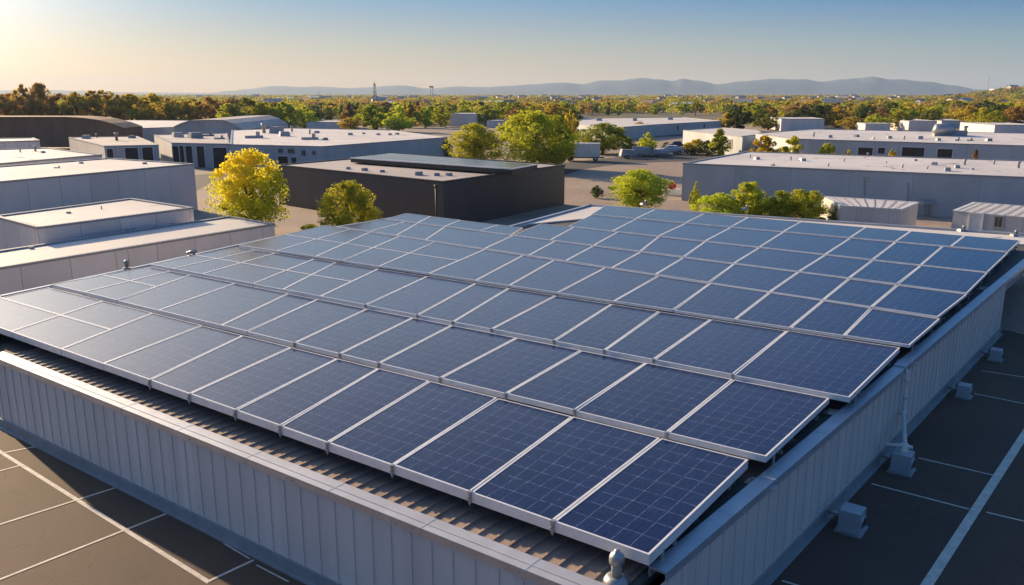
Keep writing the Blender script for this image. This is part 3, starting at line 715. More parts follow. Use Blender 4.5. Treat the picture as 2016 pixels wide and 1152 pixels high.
def building(name, label, cat, px, z, wm, rm, group=None, ops=(), cap_m='wgrey2', vents=(), inset=.10, caph=.16, world=None):
    poly = world or [tuple(P(x, y, z)[:2]) for x, y in px]; rev = ccw(poly) is not poly; poly = [V2(p) for p in ccw(poly)]
    o = empty(name, (sum(p.x for p in poly) / len(poly), sum(p.y for p in poly) / len(poly), 0)); tag(o, label, cat, group)
    w_ = MB(); n = len(poly); u = 0
    for i in range(n): wallq(w_, poly[i], poly[(i + 1) % n], -.02, z - .05, u); u += (poly[(i + 1) % n] - poly[i]).length
    w_.build('wall', M[wm], o)
    r_ = MB(); r_.face([(p.x, p.y, z - inset) for p in poly]); rf_ = r_.build('roof', M[rm], o)
    c_ = MB()
    for i in range(n):
        p, q = poly[i], poly[(i + 1) % n]; d = (q - p).normalized(); nn_ = Vector((d.y, -d.x, 0)); a0, a1 = p - d * .05 + nn_ * .05, q + d * .05 + nn_ * .05; b0, b1 = p - nn_ * .28, q - nn_ * .28
        e_ = i * .004
        c_.hexa([a0 + Vector((0, 0, z - caph)), a1 + Vector((0, 0, z - caph)), b1 + Vector((0, 0, z - caph)), b0 + Vector((0, 0, z - caph))], [v + Vector((0, 0, z + e_)) for v in (a0, a1, b1, b0)])
    c_.build('parapet', M[cap_m], o)
    for (x, y, s_) in vents:
        c = P(x, y, z - inset); b = MB(); t = rnd.random()
        if t < .5: b.box(c, (s_, s_ * .7, s_ * .45), rnd.uniform(0, 1.5), 0, .85)
        elif t < .8: b.lathe(c, [(s_ * .15, 0), (s_ * .14, s_ * .6), (s_ * .25, s_ * .62), (s_ * .2, s_ * .8)], 8)
        else: b.box(c, (s_ * 1.4, s_ * .3, s_ * .2), rnd.uniform(0, 1.5)); b.box(c + Vector((s_ * .3, .2, 0)), (s_ * .3, s_ * .3, s_ * .5), .3)
        b.build('roof_vent', M['steel' if rnd.random() < .5 else 'wgrey2'], rf_ if False else o)
    for op in ops:
        edge, rect, kind = op[0], op[1], op[2]
        p, q = [V2(P(x, y, z)) for x, y in edge]
        opening(o, p, q, rect, kind, *(op[3:] or ()))
    return o, poly
LG = 'white flat-roofed sheds on the left'
building('white_shed', 'lowest long white shed on the left, directly behind the solar roof', 'shed', [(-70, 537), (540, 440), (453, 425), (-70, 503)], 2.2, 'wwhite', 'roofbare', LG,
         vents=[(252, 456, .3), (262, 453, .25), (305, 450, .3), (62, 490, .3), (340, 443, .25)])
building('white_shed', 'middle low white shed on the left with a bare front corner', 'shed', [(73, 447), (380, 408), (258, 390), (-12, 425)], 3.15, 'wwhite', 'roofbare', LG, vents=[(135, 420, .3), (200, 412, .3)])
building('white_warehouse', 'tall white windowless warehouse on the left above the two lower sheds', 'warehouse', [(-90, 365), (382, 322), (215, 311), (-90, 334)], 4.9, 'wwhite', 'roofbare', LG, vents=[(112, 331, .4), (285, 323, .4), (160, 322, .4)])
building('white_warehouse', 'white warehouse roof behind the tall left warehouse, at the left frame edge', 'warehouse', [(-80, 328), (200, 304), (95, 291), (-80, 296)], 5.0, 'wwhite', 'roofwhite', LG, vents=[(40, 300, .6), (70, 298, .9), (85, 301, .5)])
building('white_shed', 'small pale shed farthest back at the left frame edge', 'shed', [(-90, 281), (78, 276), (66, 271), (-90, 273)], 5.5, 'wwhite', 'roofwhite', LG)
def profile_building(name, label, cat, outline, D, depth, wm, rm, group=None):
    pts = [PD(x, y, D) for x, y in outline]; o = empty(name, pts[0]); o.location.z = 0; tag(o, label, cat, group)
    n = len(pts); dv = Vector((0, depth, 0)); b = MB(); b.face(pts, 0, [(p.x, p.z) for p in pts]); b.face([p + dv for p in pts][::-1], 0, [(p.x, p.z) for p in pts[::-1]])
    b.face([pts[0], pts[0] + dv, pts[1] + dv, pts[1]], 0, [(0, 0), (depth, 0), (depth, 5), (0, 5)]); b.face([pts[-1], pts[-1] + dv, pts[-2] + dv, pts[-2]][::-1], 0, [(0, 0), (depth, 0), (depth, 5), (0, 5)][::-1])
    b.build('wall', M[wm], o)
    b = MB(); up = Vector((0, 0, .12)); ov = Vector((0, -.35, 0))
    for i in range(1, n - 2): b.face([pts[i] + up + ov, pts[i + 1] + up + ov, pts[i + 1] + dv + up, pts[i] + dv + up]); b.face([pts[i] + up + ov, pts[i] - up + ov, pts[i + 1] - up + ov, pts[i + 1] + up + ov])
    b.build('roof', M[rm], o); return o
profile_building('brown_warehouse', 'long dark brown warehouse with low curved gable on the far left', 'warehouse', [(-60, 290), (-60, 231), (130, 231), (165, 233), (195, 237), (222, 244), (246, 253), (246, 290)], 185, 9, 'wbrown', 'roofbrown')
building('warehouse', 'pale-roofed warehouse between the brown shed and the grey gabled shed', 'warehouse', [(247, 253), (343, 250), (374, 237), (203, 236)], 4.3, 'wgrey', 'roofwhite')
profile_building('gabled_warehouse', 'grey warehouse with shallow curved gable and a small door, left background', 'warehouse', [(343, 277), (343, 250), (358, 243), (374, 238), (405, 236.5), (440, 237), (460, 244), (480, 257), (480, 277)], 200, 40, 'wgrey', 'roofgrey')
UG = 'workshop units in the left background'
building('workshop_unit', 'pale workshop unit with three dark doorways beside the tall left warehouse', 'workshop', [(135, 270), (205, 287), (312, 285), (270, 268)], 3.8, 'wgrey', 'roofgrey', UG, vents=[(170, 273, 1.5), (230, 277, 1.8), (260, 272, 1.2), (190, 271, 1)],
         ops=[(((205, 287), (312, 285)), (212, 293, 222, 312), 'door', 'opening'), (((205, 287), (312, 285)), (248, 291, 271, 316), 'door', 'opening'), (((205, 287), (312, 285)), (282, 290, 300, 318), 'door', 'opening')])
building('workshop_unit', 'workshop unit with a row of tall dark bays behind the golden tree', 'workshop', [(303, 265), (338, 281), (452, 283), (447, 262)], 4.0, 'wgrey', 'roofgrey', UG, vents=[(350, 270, 2), (385, 272, 2.4), (410, 268, 1.6), (432, 274, 1.4)],
         ops=[(((338, 281), (452, 283)), r, 'door', 'opening') for r in ((344, 288, 352, 335), (357, 287, 364, 335), (367, 288, 378, 335), (391, 288, 402, 338), (423, 291, 446, 342))])
building('large_warehouse', 'broad blue-grey warehouse with a cluttered pale roof behind the charcoal building', 'warehouse', [(453, 284), (635, 288), (880, 270), (770, 256), (570, 252), (456, 256)], 4.0, 'wblue', 'roofwhite', None,
         vents=[(610, 264, 1.2), (624, 262, 1), (690, 266, 1), (745, 266, .8), (768, 266, .8), (782, 265, .8), (716, 264, .7), (560, 268, 2), (610, 275, 2.2), (520, 262, 2.5), (640, 276, 1), (545, 262, 3), (500, 272, 2.4), (575, 259, 1.5)],
         ops=[(((453, 284), (635, 288)), (549, 294, 556, 300), 'window', 'windowglass'), (((453, 284), (635, 288)), (568, 294, 579, 301), 'window', 'windowglass'), (((453, 284), (635, 288)), (595, 297, 601, 306), 'window', 'windowglass'), (((453, 284), (635, 288)), (616, 298, 621, 304), 'window', 'windowglass'),
              (((453, 284), (635, 288)), (549, 308, 567, 332), 'door', 'opening'), (((453, 284), (635, 288)), (575, 310, 584, 332), 'door', 'opening')])
dbo, dbp = building('charcoal_building', 'charcoal flat-roofed building behind the panels with a solar array on its roof', 'building', [(545, 324), (872, 357), (1112, 324), (795, 303)], 4.4, 'wdark', 'roofgrey', None, cap_m='rubber',
         vents=[(686, 333, .5), (718, 336, .6), (753, 339, .5), (825, 345, .8), (860, 346, .6), (884, 346, .6)])
b = MB(); c = P(868, 359, 4.4); nn_ = Vector((-.3, -1, 0)).normalized()
b.tube([c + nn_ * .12 + Vector((-.4, 0, -.35)), c + nn_ * .12 + Vector((-.4, 0, -4.3))], .09, 8); b.tube([c + nn_ * .12 + Vector((-.4, 0, -.2)), c + nn_ * .12 + Vector((-.4, 0, -.5))], .16, 8); b.build('downpipe', M['rubber'], dbo)
# array on its roof: five long strips on a dark plinth frame
o = empty('rooftop_solar_array', P(870, 325, 4.3)); tag(o, 'low bluish solar array lying on the charcoal building roof', 'solar array')
q4 = [P(x, y, 4.95) for x, y in ((690, 311), (1008, 333), (1058, 320), (770, 299))]; q4[2].z = q4[3].z = 4.75
b = MB(); b.hexa([p - Vector((0, 0, .5)) for p in q4], q4); b.build('frame', M['rubber'], o)
for i in range(4):
    s0, s1 = (i + .04) / 4, (i + .96) / 4; b = MB(); up = Vector((0, 0, .03))
    c4 = [q4[0].lerp(q4[3], s0), q4[1].lerp(q4[2], s0), q4[1].lerp(q4[2], s1), q4[0].lerp(q4[3], s1)]
    b.face([p + up for p in c4], 0, [(0, i * 7), (24, i * 7), (24, i * 7 + 3), (0, i * 7 + 3)])
    b.build('cell_glass', M['glass'], o)
b = MB(); b.bar(q4[0] + Vector((0, 0, .07)), q4[1] + Vector((0, 0, .07)), .12, .12); b.bar(q4[1] + Vector((0, 0, .07)), q4[2] + Vector((0, 0, .07)), .12, .12); b.build('edge_trim', M['alu'], o)
# right side
R1v = [(x_, y_, s_ * .55) for x_, y_, s_ in [(1521, 326, .9), (1477, 311, .9), (1490, 314, 1.2), (1557, 316, 1), (1580, 317, 1.3), (1631, 328, .8), (1662, 318, .8), (1708, 309, 1.2), (1777, 331, .9), (1803, 317, .9), (1826, 333, .8), (1840, 325, 1.3), (1865, 337, 1.5), (1884, 331, 1.3), (1899, 325, 1.4), (1915, 334, .7), (1957, 324, 1), (2005, 331, 1.6), (1745, 322, .6), (1690, 336, .5)]]
r1o, r1p = building('blue_grey_warehouse', 'long blue-grey warehouse with a pale cracked roof on the right, beyond the containers', 'warehouse', [(1345, 321), (2110, 352), (2110, 319), (1470, 298)], 4.3, 'wblue', 'membrane', None, vents=R1v)
p, q = V2(P(1345, 321, 4.3)), V2(P(2110, 352, 4.3)); nn_ = Vector(((q - p).y, -(q - p).x, 0)).normalized()
for (x0, y0, y1, r_) in ((1702, 356, 385, .045), (1788, 360, 396, .05), (1830, 396, 440, .06), (1822, 398, 440, .05)):
    a_, b_ = onwall(x0, y0, p, q), onwall(x0, y1, p, q); b = MB(); b.tube([a_ + nn_ * .1, b_ + nn_ * .1], r_, 6); b.build('pipe', M['wgrey2'], r1o)
a_ = onwall(1826, 398, p, q); b = MB(); b.box(a_ + nn_ * .5 + Vector((0, 0, -.15)), (1.5, .9, .35), .1, 0, .8); b.build('awning', M['wgrey2'], r1o)
a_ = onwall(1706, 354, p, q); b = MB(); b.box(a_ + nn_ * .15, (.35, .3, .25), .1); b.build('wall_lamp', M['steel'], r1o)
building('rear_warehouse', 'white-roofed warehouse with four dark dock openings behind the blue-grey one', 'warehouse', [(1488, 262), (1562, 273), (2110, 289), (2110, 264), (1600, 254)], 4.5, 'wblue', 'membrane', None,
         vents=[(1602, 269, 1), (1635, 271, 1), (1686, 270, 1), (1718, 274, .8), (1751, 273, 1), (1780, 275, .8), (1812, 274, 1.2), (1847, 277, .9), (1883, 277, 1.1), (1909, 277, .9), (1946, 278, 1), (1860, 266, 3), (1900, 264, 2)],
         ops=[(((1562, 273), (2110, 289)), r, 'door', 'opening', .12) for r in ((1688, 291, 1719, 312), (1728, 291, 1743, 302), (1774, 291, 1821, 315), (1844, 294, 1876, 315))])
o = empty('air_handler', P(1860, 266, 4.5)); tag(o, 'round-hooded grey air handler on the white rear warehouse roof', 'air handler'); c = P(1860, 268, 4.4)
b = MB(); b.tube([c + Vector((-1.8, 0, .6)), c + Vector((-1.6, 0, 1.2)), c + Vector((1.2, 0, 1.2)), c + Vector((1.5, 0, .6))], [.7, 1.1, 1.1, .5], 12); b.build('hood', M['steel'], o)
b = MB(); b.box(c + Vector((2.5, .5, 0)), (3, 1.6, 1.0), .1); b.box(c + Vector((-.5, 0, 0)), (3.4, 1.2, .5), .0); b.build('duct', M['wgrey2'], o)
building('small_warehouse', 'small pale-roofed warehouse left of the white-roofed rear one, behind trees', 'warehouse', [(1345, 256), (1462, 268), (1505, 263), (1490, 256), (1420, 251)], 4.0, 'wblue', 'roofwhite', None,
         ops=[(((1462, 268), (1345, 256)), (1432, 275, 1442, 292), 'door', 'opening')])
building('distant_warehouse', 'long low white warehouse with several blocks behind the big green tree', 'warehouse', [(1128, 243), (1212, 251), (1290, 245), (1420, 238), (1345, 231), (1150, 233)], 3.4, 'wblue', 'roofwhite', None, vents=[(1180, 238, 2), (1250, 238, 2), (1320, 236, 2)],
         ops=[(((1290, 245), (1420, 238)), (1332, 247, 1336, 256), 'door', 'opening'), (((1290, 245), (1420, 238)), (1384, 244, 1388, 254), 'door', 'opening')])
for i, (x0, x1, yt, yb, dp_, lab) in enumerate(((520, 580, 243, 250, 20, 'small pale flat shed just right of the grey gabled warehouse'), (604, 664, 241, 251, 20, 'low white shed with a dark end, behind the cluttered warehouse roof'), (885, 938, 224, 245, 18, 'white square shed among trees left of the big green tree'),
        (1537, 1622, 234, 254, 22, 'wide pale shed behind the small gold and green trees, right of centre'), (1703, 1752, 243, 256, 16, 'small pale shed between two orange trees on the right'), (1788, 1843, 238, 256, 22, 'blue-grey shed just left of the round-hooded air handler'),
        (1853, 1905, 238, 248, 24, 'low wide shed behind the air handler'), (1956, 2040, 246, 268, 24, 'stepped pale shed at the right frame edge'), (1975, 2040, 240, 250, 20, 'pale roofed shed farther back at the right frame edge'), (958, 990, 238, 248, 14, 'tiny pale shed left of the tall green tree crown'))):
    D = HC * F_PX / (yb - HORIZON) * .985; a0, a1 = PD(x0, yb, D), PD(x1, yb, D); z = HC - D * (yt - HORIZON) / F_PX + .4; z = max(z, 2.6)
    building('far_shed', lab, 'shed', None, z, 'wwhite', 'roofwhite', 'small sheds far behind', world=[(a0.x, D), (a1.x, D), (a1.x + 3, D + dp_), (a0.x + 3, D + dp_)], vents=[])
    
# containers
def container(px, lab, ops=()):
    o, poly = building('storage_container', lab, 'container', px, 2.6, 'white_plain', 'roofbare', 'white site containers by the blue-grey warehouse', inset=.02, caph=.08, cap_m='white', ops=ops)
    p0, p1, p2, p3 = [P(x, y, 2.62) for x, y in px]
    b = MB()
    for k in range(1, 9): t = k / 9; b.bar(p0.lerp(p1, t) + Vector((0, 0, .012)), p3.lerp(p2, t) + Vector((0, 0, .012)), .05, .02)
    b.build('roof_seams', M['wgrey2'], o); return o
M['white_plain'] = wall_mat('container_panels', (.50, .50, .50), 1.3, .5, .15, .35)
container([(1655, 404), (1775, 411.5), (1808, 398), (1618, 386)], 'white site container between the bushes and the warehouse wall')
container([(1877, 414), (2062, 431), (2092, 411), (1917, 398)], 'white site container with a door and a small dark window at the right edge',
          [(((1877, 414), (2062, 431)), (1908, 423, 1935, 452), 'door', 'white'), (((1877, 414), (2062, 431)), (1958, 428, 1975, 446), 'window', 'windowglass')])

# ------------------------------------------------------------------ vehicles and yard things
def wheels(o, pts, r, wd=.25, ax=Vector((0, 1, 0))):
    for p in pts:
        p = Vector(p); b = MB(); b.tube([p - ax * wd / 2, p + ax * wd / 2], r, 14); t = b.build('wheel', M['rubber'], o)
        b = MB(); b.tube([p - ax * (wd / 2 + .01), p + ax * (wd / 2 + .01)], r * .55, 10); b.build('rim', M['steel'], t)
def car(px, py, ang, m, label, pickup=False, s=1.0):
    o = empty('pickup_truck' if pickup else 'parked_car'); tag(o, label, 'pickup' if pickup else 'car', 'vehicles parked along the yard road')
    L_ = 5.0 if pickup else 4.4
    prof = [(-L_ / 2, .45), (L_ / 2, .45), (L_ / 2 + .03, .75), (L_ / 2 - .15, .98), (1.05, 1.05), (.45, 1.62), (-.7, 1.64), (-1.05, 1.1), (-L_ / 2, 1.08)] if pickup else [(-L_ / 2, .35), (L_ / 2, .35), (L_ / 2 + .02, .7), (L_ / 2 - .2, .88), (1.0, .98), (.35, 1.42), (-1.1, 1.45), (-1.9, 1.02), (-L_ / 2 + .03, .95)]
    b = MB(); n = len(prof)
    i0 = len(b.v); b.v += [(x, -.85 if z < 1.2 else -.68, z) for x, z in prof] + [(x, .85 if z < 1.2 else .68, z) for x, z in prof]
    b.f.append(tuple(range(n))); b.f.append(tuple(range(2 * n - 1, n - 1, -1))); b.m += [0, 0]; b.sm += [False] * 2
    for k in range(n): j = (k + 1) % n; b.f.append((k, n + k, n + j, j)); b.m.append(0); b.sm.append(False)
    b.build('body', M[m], o, bevel=.05)
    b = MB(); z0, z1 = (1.12, 1.54) if pickup else (1.04, 1.36)
    for sgn in (-1, 1): b.face([(-.75, sgn * .80, z0), (.75, sgn * .80, z0), (.4, sgn * .73, z1), (-.65, sgn * .73, z1)][::sgn])
    b.face([(1.02, -.7, z0 - .02), (1.02, .7, z0 - .02), (.5, .6, z1 + .03), (.5, -.6, z1 + .03)])
    b.build('windows', M['windowglass'], o)
    wheels(o, [(x, y, .36) for x in (-L_ / 2 + .85, L_ / 2 - .85) for y in (-.8, .8)], .36)
    b = MB(); b.box((L_ / 2 + .0, -.6, .65), (.08, .3, .14)); b.build('headlight', M['white'], o); b = MB(); b.box((L_ / 2 + .0, .6, .65), (.08, .3, .14)); b.build('headlight', M['white'], o)
    o.location = P(px, py, .004); o.rotation_euler.z = R(ang); o.scale = (s, s, s); return o
car(1332, 296, 170, 'car_dark', 'dark pickup truck parked beyond the road beside a small gold bush', True, 1.2)
car(1318, 304, 175, 'car_white', 'white car parked on the near side of the dark pickup', False, 1.25)
car(1276, 305, 5, 'car_dark', 'dark low car parked between covered trailers', False, 1.1)
car(1345, 304, 200, 'car_grey', 'grey car at the right end of the parked row', False, 1.1)
car(1052, 257, 10, 'car_white', 'white car parked far behind, left of the big green tree crown', False, 1.1)
# box truck
o = empty('box_truck'); tag(o, 'white box truck parked beside the big green tree, cab to the left', 'truck')
b = MB(); b.box((0, 0, .75), (4.6, 2.3, 2.5)); b.build('cargo_box', M['white'], o, bevel=.05)
b = MB(); b.box((0, 0, .55), (6.2, .9, .2)); b.build('chassis', M['rubber'], o)
b = MB(); b.hexa([(-4.1, -1.05, .5), (-2.45, -1.05, .5), (-2.45, 1.05, .5), (-4.1, 1.05, .5)], [(-3.75, -.95, 2.35), (-2.45, -.95, 2.5), (-2.45, .95, 2.5), (-3.75, .95, 2.35)]); cabp = b.build('cab', M['white'], o, bevel=.06)
b = MB(); b.face([(-3.93, -1.08, 1.4), (-2.8, -1.08, 1.4), (-2.8, -1.01, 2.1), (-3.8, -1.01, 2.1)]); b.build('window', M['windowglass'], cabp)
wheels(o, [(x, y, .48) for x in (-3.2, 1.5) for y in (-.98, .98)], .48, .3)
o.location = P(1156, 317, 0); o.rotation_euler.z = R(-6)
for i, (x, y, L_, h, a0) in enumerate(((1236, 312, 3.2, 1.3, 8), (1262, 308, 4.0, 1.5, 0), (1300, 308, 3.4, .9, -4))):
    o = empty('covered_trailer'); tag(o, ['short trailer under grey tarpaulin nearest the box truck', 'longer trailer under grey tarpaulin in the parked row', 'low flat trailer under pale tarpaulin in front of the pickup'][i], 'trailer', 'covered trailers along the yard road')
    b = MB(); b.hexa([(-L_ / 2, -.95, .5), (L_ / 2, -.95, .5), (L_ / 2, .95, .5), (-L_ / 2, .95, .5)], [(-L_ / 2 + .3, -.7, .5 + h), (L_ / 2 - .15, -.8, .3 + h), (L_ / 2 - .15, .8, .3 + h), (-L_ / 2 + .3, .7, .5 + h)]); b.build('tarpaulin', M['tarp'], o, bevel=.12)
    b = MB(); b.box((0, 0, .4), (L_, 1.7, .12)); b.bar((L_ / 2, 0, .5), (L_ / 2 + 1, 0, .45), .12, .1); b.build('bed', M['wgrey2'], o)
    wheels(o, [(-.3, -.95, .34), (-.3, .95, .34)], .34)
    o.location = P(x, y, .004); o.rotation_euler.z = R(a0)
c = P(1322, 384, 0); o = empty('planter', c); tag(o, 'white planter with a bright red shrub beside the round yellow-green tree', 'planter')
b = MB(); b.box(c, (2.0, 1.0, .7), .1, 0, 1.08); b.build('box', M['white'], o); plant_c = c
# masts
def mast(px, yt, yb, wb, label, kind='lattice'):
    D = HC * F_PX / (yb - HORIZON); p = PD(px, yb, D); p.z = 0; H = HC + (HORIZON - yt) / F_PX * D; o = empty('lattice_mast' if kind == 'lattice' else 'pole', p); tag(o, label, 'mast')
    b = MB()
    if kind == 'pole': b.tube([p, p + Vector((0, 0, H))], [wb, wb * .6], 6); b.build('shaft', M['wgrey2'], o); return
    t_ = wb * .13
    for sx in (-1, 1):
        for sy in (-1, 1): b.tube([p + Vector((sx * wb, sy * wb, 0)), p + Vector((sx * wb * .35, sy * wb * .35, H * .9))], t_, 5)
    b.build('legs', M['wgrey2'], o); b = MB(); n_ = 9
    for k in range(n_):
        z0, z1 = H * .9 * k / n_, H * .9 * (k + 1) / n_; w0, w1 = wb * (1 - .65 * k / n_), wb * (1 - .65 * (k + 1) / n_)
        for s_ in (-1, 1): b.tube([p + Vector((-s_ * w0, -w0, z0)), p + Vector((s_ * w1, -w1, z1))], t_ * .6, 4); b.tube([p + Vector((-s_ * w0, w0, z0)), p + Vector((s_ * w1, w1, z1))], t_ * .6, 4)
    b.build('bracing', M['wgrey2'], o); b = MB(); b.tube([p + Vector((0, 0, H * .88)), p + Vector((0, 0, H))], [t_ * 1.4, t_ * .6], 5); b.build('antenna', M['wgrey2'], o)
mast(739, 160, 219, 1.4, 'tall lattice mast rising above the trees left of centre')
mast(630, 179, 240, .14, 'thin pole above the trees, left of the lattice mast', 'pole')
mast(1941, 152, 205, .35, 'thin mast on the wooded hill at the far right', 'pole')
D = 1500; p = PD(850, 196, D); p.z = 0; o = empty('water_tower', p); tag(o, 'distant two-legged tower with a flat head, right of the lattice mast', 'tower')
b = MB(); H = HC + 12 / F_PX * D
for sx in (-1.8, 1.8): b.tube([p + Vector((sx, 0, 0)), p + Vector((sx, 0, H))], .5, 6)
b.build('legs', M['wgrey2'], o); b = MB(); b.box(p + Vector((0, 0, H - .5)), (6.5, 4, 3)); b.build('head', M['wgrey2'], o)
for i, (x, yb, h) in enumerate(((1160, 214, 12), (1352, 222, 11), (1005, 222, 12))):
    c = P(x, yb, 0); o = empty('utility_pole', c); tag(o, ['wooden utility pole behind the big green tree', 'utility pole among the trees right of centre', 'utility pole left of the big green tree'][i], 'pole', 'utility poles among the far trees')
    b = MB(); b.tube([c, c + Vector((0, 0, h))], .2, 6); b.build('shaft', M['bark'], o); b = MB(); b.box(c + Vector((0, 0, h - 1)), (2.6, .2, .2)); b.build('crossarm', M['bark'], o)

# ------------------------------------------------------------------ trees
def crown_pts(rng, n, lobes, shape, low):
    # lobes of the crown in a unit tree: width 1, height 1
    cs = []
    while len(cs) < lobes:
        p = rng.uniform(-1, 1, 3)
        if (p ** 2).sum() > 1: continue
        z = low + (1 - low) * (p[2] * .5 + .5) ; t = (z - low) / (1 - low)
        if shape == 'round': env = math.sqrt(max(0, 1 - (2 * t - .9) ** 2 / 1.25))
        elif shape == 'cone': env = max(.08, 1.05 * (1 - t) ** .75)
        elif shape == 'column': env = min(1, 3 * t + .4) * (1 - t ** 4)
        else: env = math.sqrt(max(0, 1 - t * t * .95))
        env *= rng.uniform(.85, 1.2); r = rng.uniform(.06, .18) * (1 - .4 * t)
        cs.append((p[0] * .42 * env, p[1] * .42 * env, min(z, 1 - r * .8), r))
    cs = np.array(cs)
    idx = rng.integers(0, lobes, n); c = cs[idx]
    d = rng.normal(size=(n, 3)); d /= np.linalg.norm(d, axis=1)[:, None]
    rad = c[:, 3:4] * (rng.uniform(.35, 1.12, (n, 1)) ** .6)
    return c[:, :3] + d * rad * np.array([1, 1, .85]), d, cs
def make_crown(name, seed, n, lobes, size, shape='round', low=.2, wob=.9):
    rng = np.random.default_rng(seed); p, d, cs = crown_pts(rng, n, lobes, shape, low)
    nn_ = d + rng.normal(size=(n, 3)) * wob; nn_ /= np.linalg.norm(nn_, axis=1)[:, None]
    t = np.cross(nn_, rng.normal(size=(n, 3))); t /= np.linalg.norm(t, axis=1)[:, None]; b = np.cross(nn_, t)
    s = size * rng.uniform(.55, 1.25, (n, 1)); s2 = s * rng.uniform(.45, .8, (n, 1))
    v = np.stack([p - t * s, p - b * s2 + t * s * .15, p + t * s, p + b * s2 - t * s * .1], 1).reshape(-1, 3)
    v[:, 2] = np.maximum(v[:, 2], .01)
    return v, cs
def mesh_from(name, v, mats):
    n = len(v) // 4; me = bpy.data.meshes.new(name); me.vertices.add(len(v)); me.vertices.foreach_set('co', v.astype(np.float32).ravel())
    me.loops.add(len(v)); me.loops.foreach_set('vertex_index', np.arange(len(v), dtype=np.int32)); me.polygons.add(n)
    me.polygons.foreach_set('loop_start', np.arange(0, len(v), 4, dtype=np.int32)); me.polygons.foreach_set('loop_total', np.full(n, 4, dtype=np.int32))
    for m_ in mats: me.materials.append(m_)
    me.update(); me.validate(); return me
PROTO = {}
def proto(key, seed, n, lobes, size, shape, low):
    v, cs = make_crown(key, seed, n, lobes, size, shape, low); me = mesh_from('crown', v, [LF['green']])
    b = MB(); b.tube([(0, 0, -.02), (0.005, 0, .12), (-.004, .004, .3), (0, 0, .62)], [.034, .026, .02, .008], 7)
    for c in cs[:9 if n > 1500 else 4]:
        z0 = .12 + .35 * abs(c[2] - .2); b.tube([(0, 0, max(.1, min(z0, c[2] - .05))), (c[0] * .5, c[1] * .5, (z0 + c[2]) / 2), (c[0], c[1], c[2])], [.014, .009, .004], 5)
    tm = bpy.data.meshes.new('trunk'); tm.from_pydata(b.v, [], b.f); tm.materials.append(M['bark'])
    PROTO[key] = (me, tm)
for i in range(4): proto('near%d' % i, 11 + i, 17000, 125, .0165, 'round', .03)
proto('nearcone', 21, 9000, 55, .020, 'cone', .08); proto('nearcolumn', 22, 7000, 40, .022, 'column', .05)
for i in range(3): proto('bush%d' % i, 31 + i, 12000, 85, .018, 'dome', .02)
for i in range(5): proto('mid%d' % i, 41 + i, 4000, 62, .034, 'round', .03)
proto('midcone', 51, 3000, 34, .036, 'cone', .06)
for i in range(4): proto('far%d' % i, 61 + i, 700, 20, .075, 'round', .08)
ntree = 0
def tree(key, mk_, px, yb, yt, wpx, label, group=None, name='tree', cat='tree', base=None, rot=None):
    global ntree; ntree += 1
    p = base or P(px, yb, 0); D = p.y; H = HC - (yt - HORIZON) / F_PX * D - p.z; Wd = wpx / F_PX * D * 1.22
    o = bpy.data.objects.new(name, None); col.objects.link(o); tag(o, label, cat, group); o.empty_display_size = .3
    for nm, me in zip(('crown', 'trunk'), PROTO[key]):
        c = bpy.data.objects.new(nm, me); col.objects.link(c); c.parent = o
        if nm == 'crown': c.material_slots[0].link = 'OBJECT'; c.material_slots[0].material = LF[mk_]
    o.location = p; o.scale = (Wd, Wd, H); o.rotation_euler.z = rnd.uniform(0, 6.28) if rot is None else rot
    return o
NT = 'trees between the near warehouses'
tree('near0', 'autumn', 498, 464, 288, 142, 'large golden autumn tree turning green below, left of the charcoal building', NT)
tree('near1', 'lime', 688, 482, 350, 106, 'yellow-green tree in front of the charcoal building', NT)
tree('bush0', 'lime', 612, 470, 434, 44, 'small yellow-green bush at the left foot of the charcoal building', NT, 'bush', 'bush')
tree('near2', 'lime', 935, 330, 239, 98, 'green tree left of the biggest green tree, behind the charcoal building', NT)
tree('near3', 'lime', 1048, 334, 214, 150, 'biggest bright green tree, right behind the charcoal building', NT)
tree('near0', 'green', 1098, 332, 224, 60, 'green tree joined to the right side of the biggest tree', NT)
tree('mid1', 'gold', 1122, 300, 214, 34, 'thin golden tree top between the big green trees', NT)
tree('bush1', 'dark', 878, 312, 268, 30, 'small dark shrub at the right end of the cluttered roof', NT, 'bush', 'bush')
tree('near1', 'green', 1186, 303, 239, 92, 'dark green tree just behind the white box truck', NT)
tree('mid0', 'dark', 1122, 318, 288, 18, 'dark shrub standing at the cab of the box truck', NT)
tree('mid2', 'green', 1238, 304, 270, 30, 'small green tree right of the box truck', NT)
tree('mid3', 'lime', 1274, 298, 258, 36, 'small pointed green tree above the covered trailers', NT)
tree('near2', 'lime', 1256, 412, 328, 116, 'round yellow-green tree at the rear edge of the solar roof', NT)
tree('bush2', 'dark', 1175, 390, 360, 26, 'small dark shrub standing alone on the pale lot', NT, 'bush', 'bush')
tree('nearcolumn', 'lime', 1366, 436, 352, 24, 'slim columnar tree at the left end of the blue-grey wall', NT)
BG = 'bushes along the rear edge of the solar roof'
tree('bush0', 'lime', 1410, 446, 370, 92, 'low yellow-green bush beside the slim columnar tree', BG, 'bush', 'bush')
tree('bush1', 'lime', 1474, 448, 352, 96, 'tallest yellow-green bush in front of the blue-grey wall', BG, 'bush', 'bush')
tree('bush2', 'green', 1532, 450, 370, 84, 'green bush just right of the tallest bush', BG, 'bush', 'bush')
tree('bush0', 'lime', 1580, 452, 362, 104, 'yellow-green bush left of the near white container', BG, 'bush', 'bush')
tree('bush1', 'olive', 1654, 458, 400, 62, 'small olive bush in front of the white container', BG, 'bush', 'bush')
MT = 'trees beside the middle warehouses'
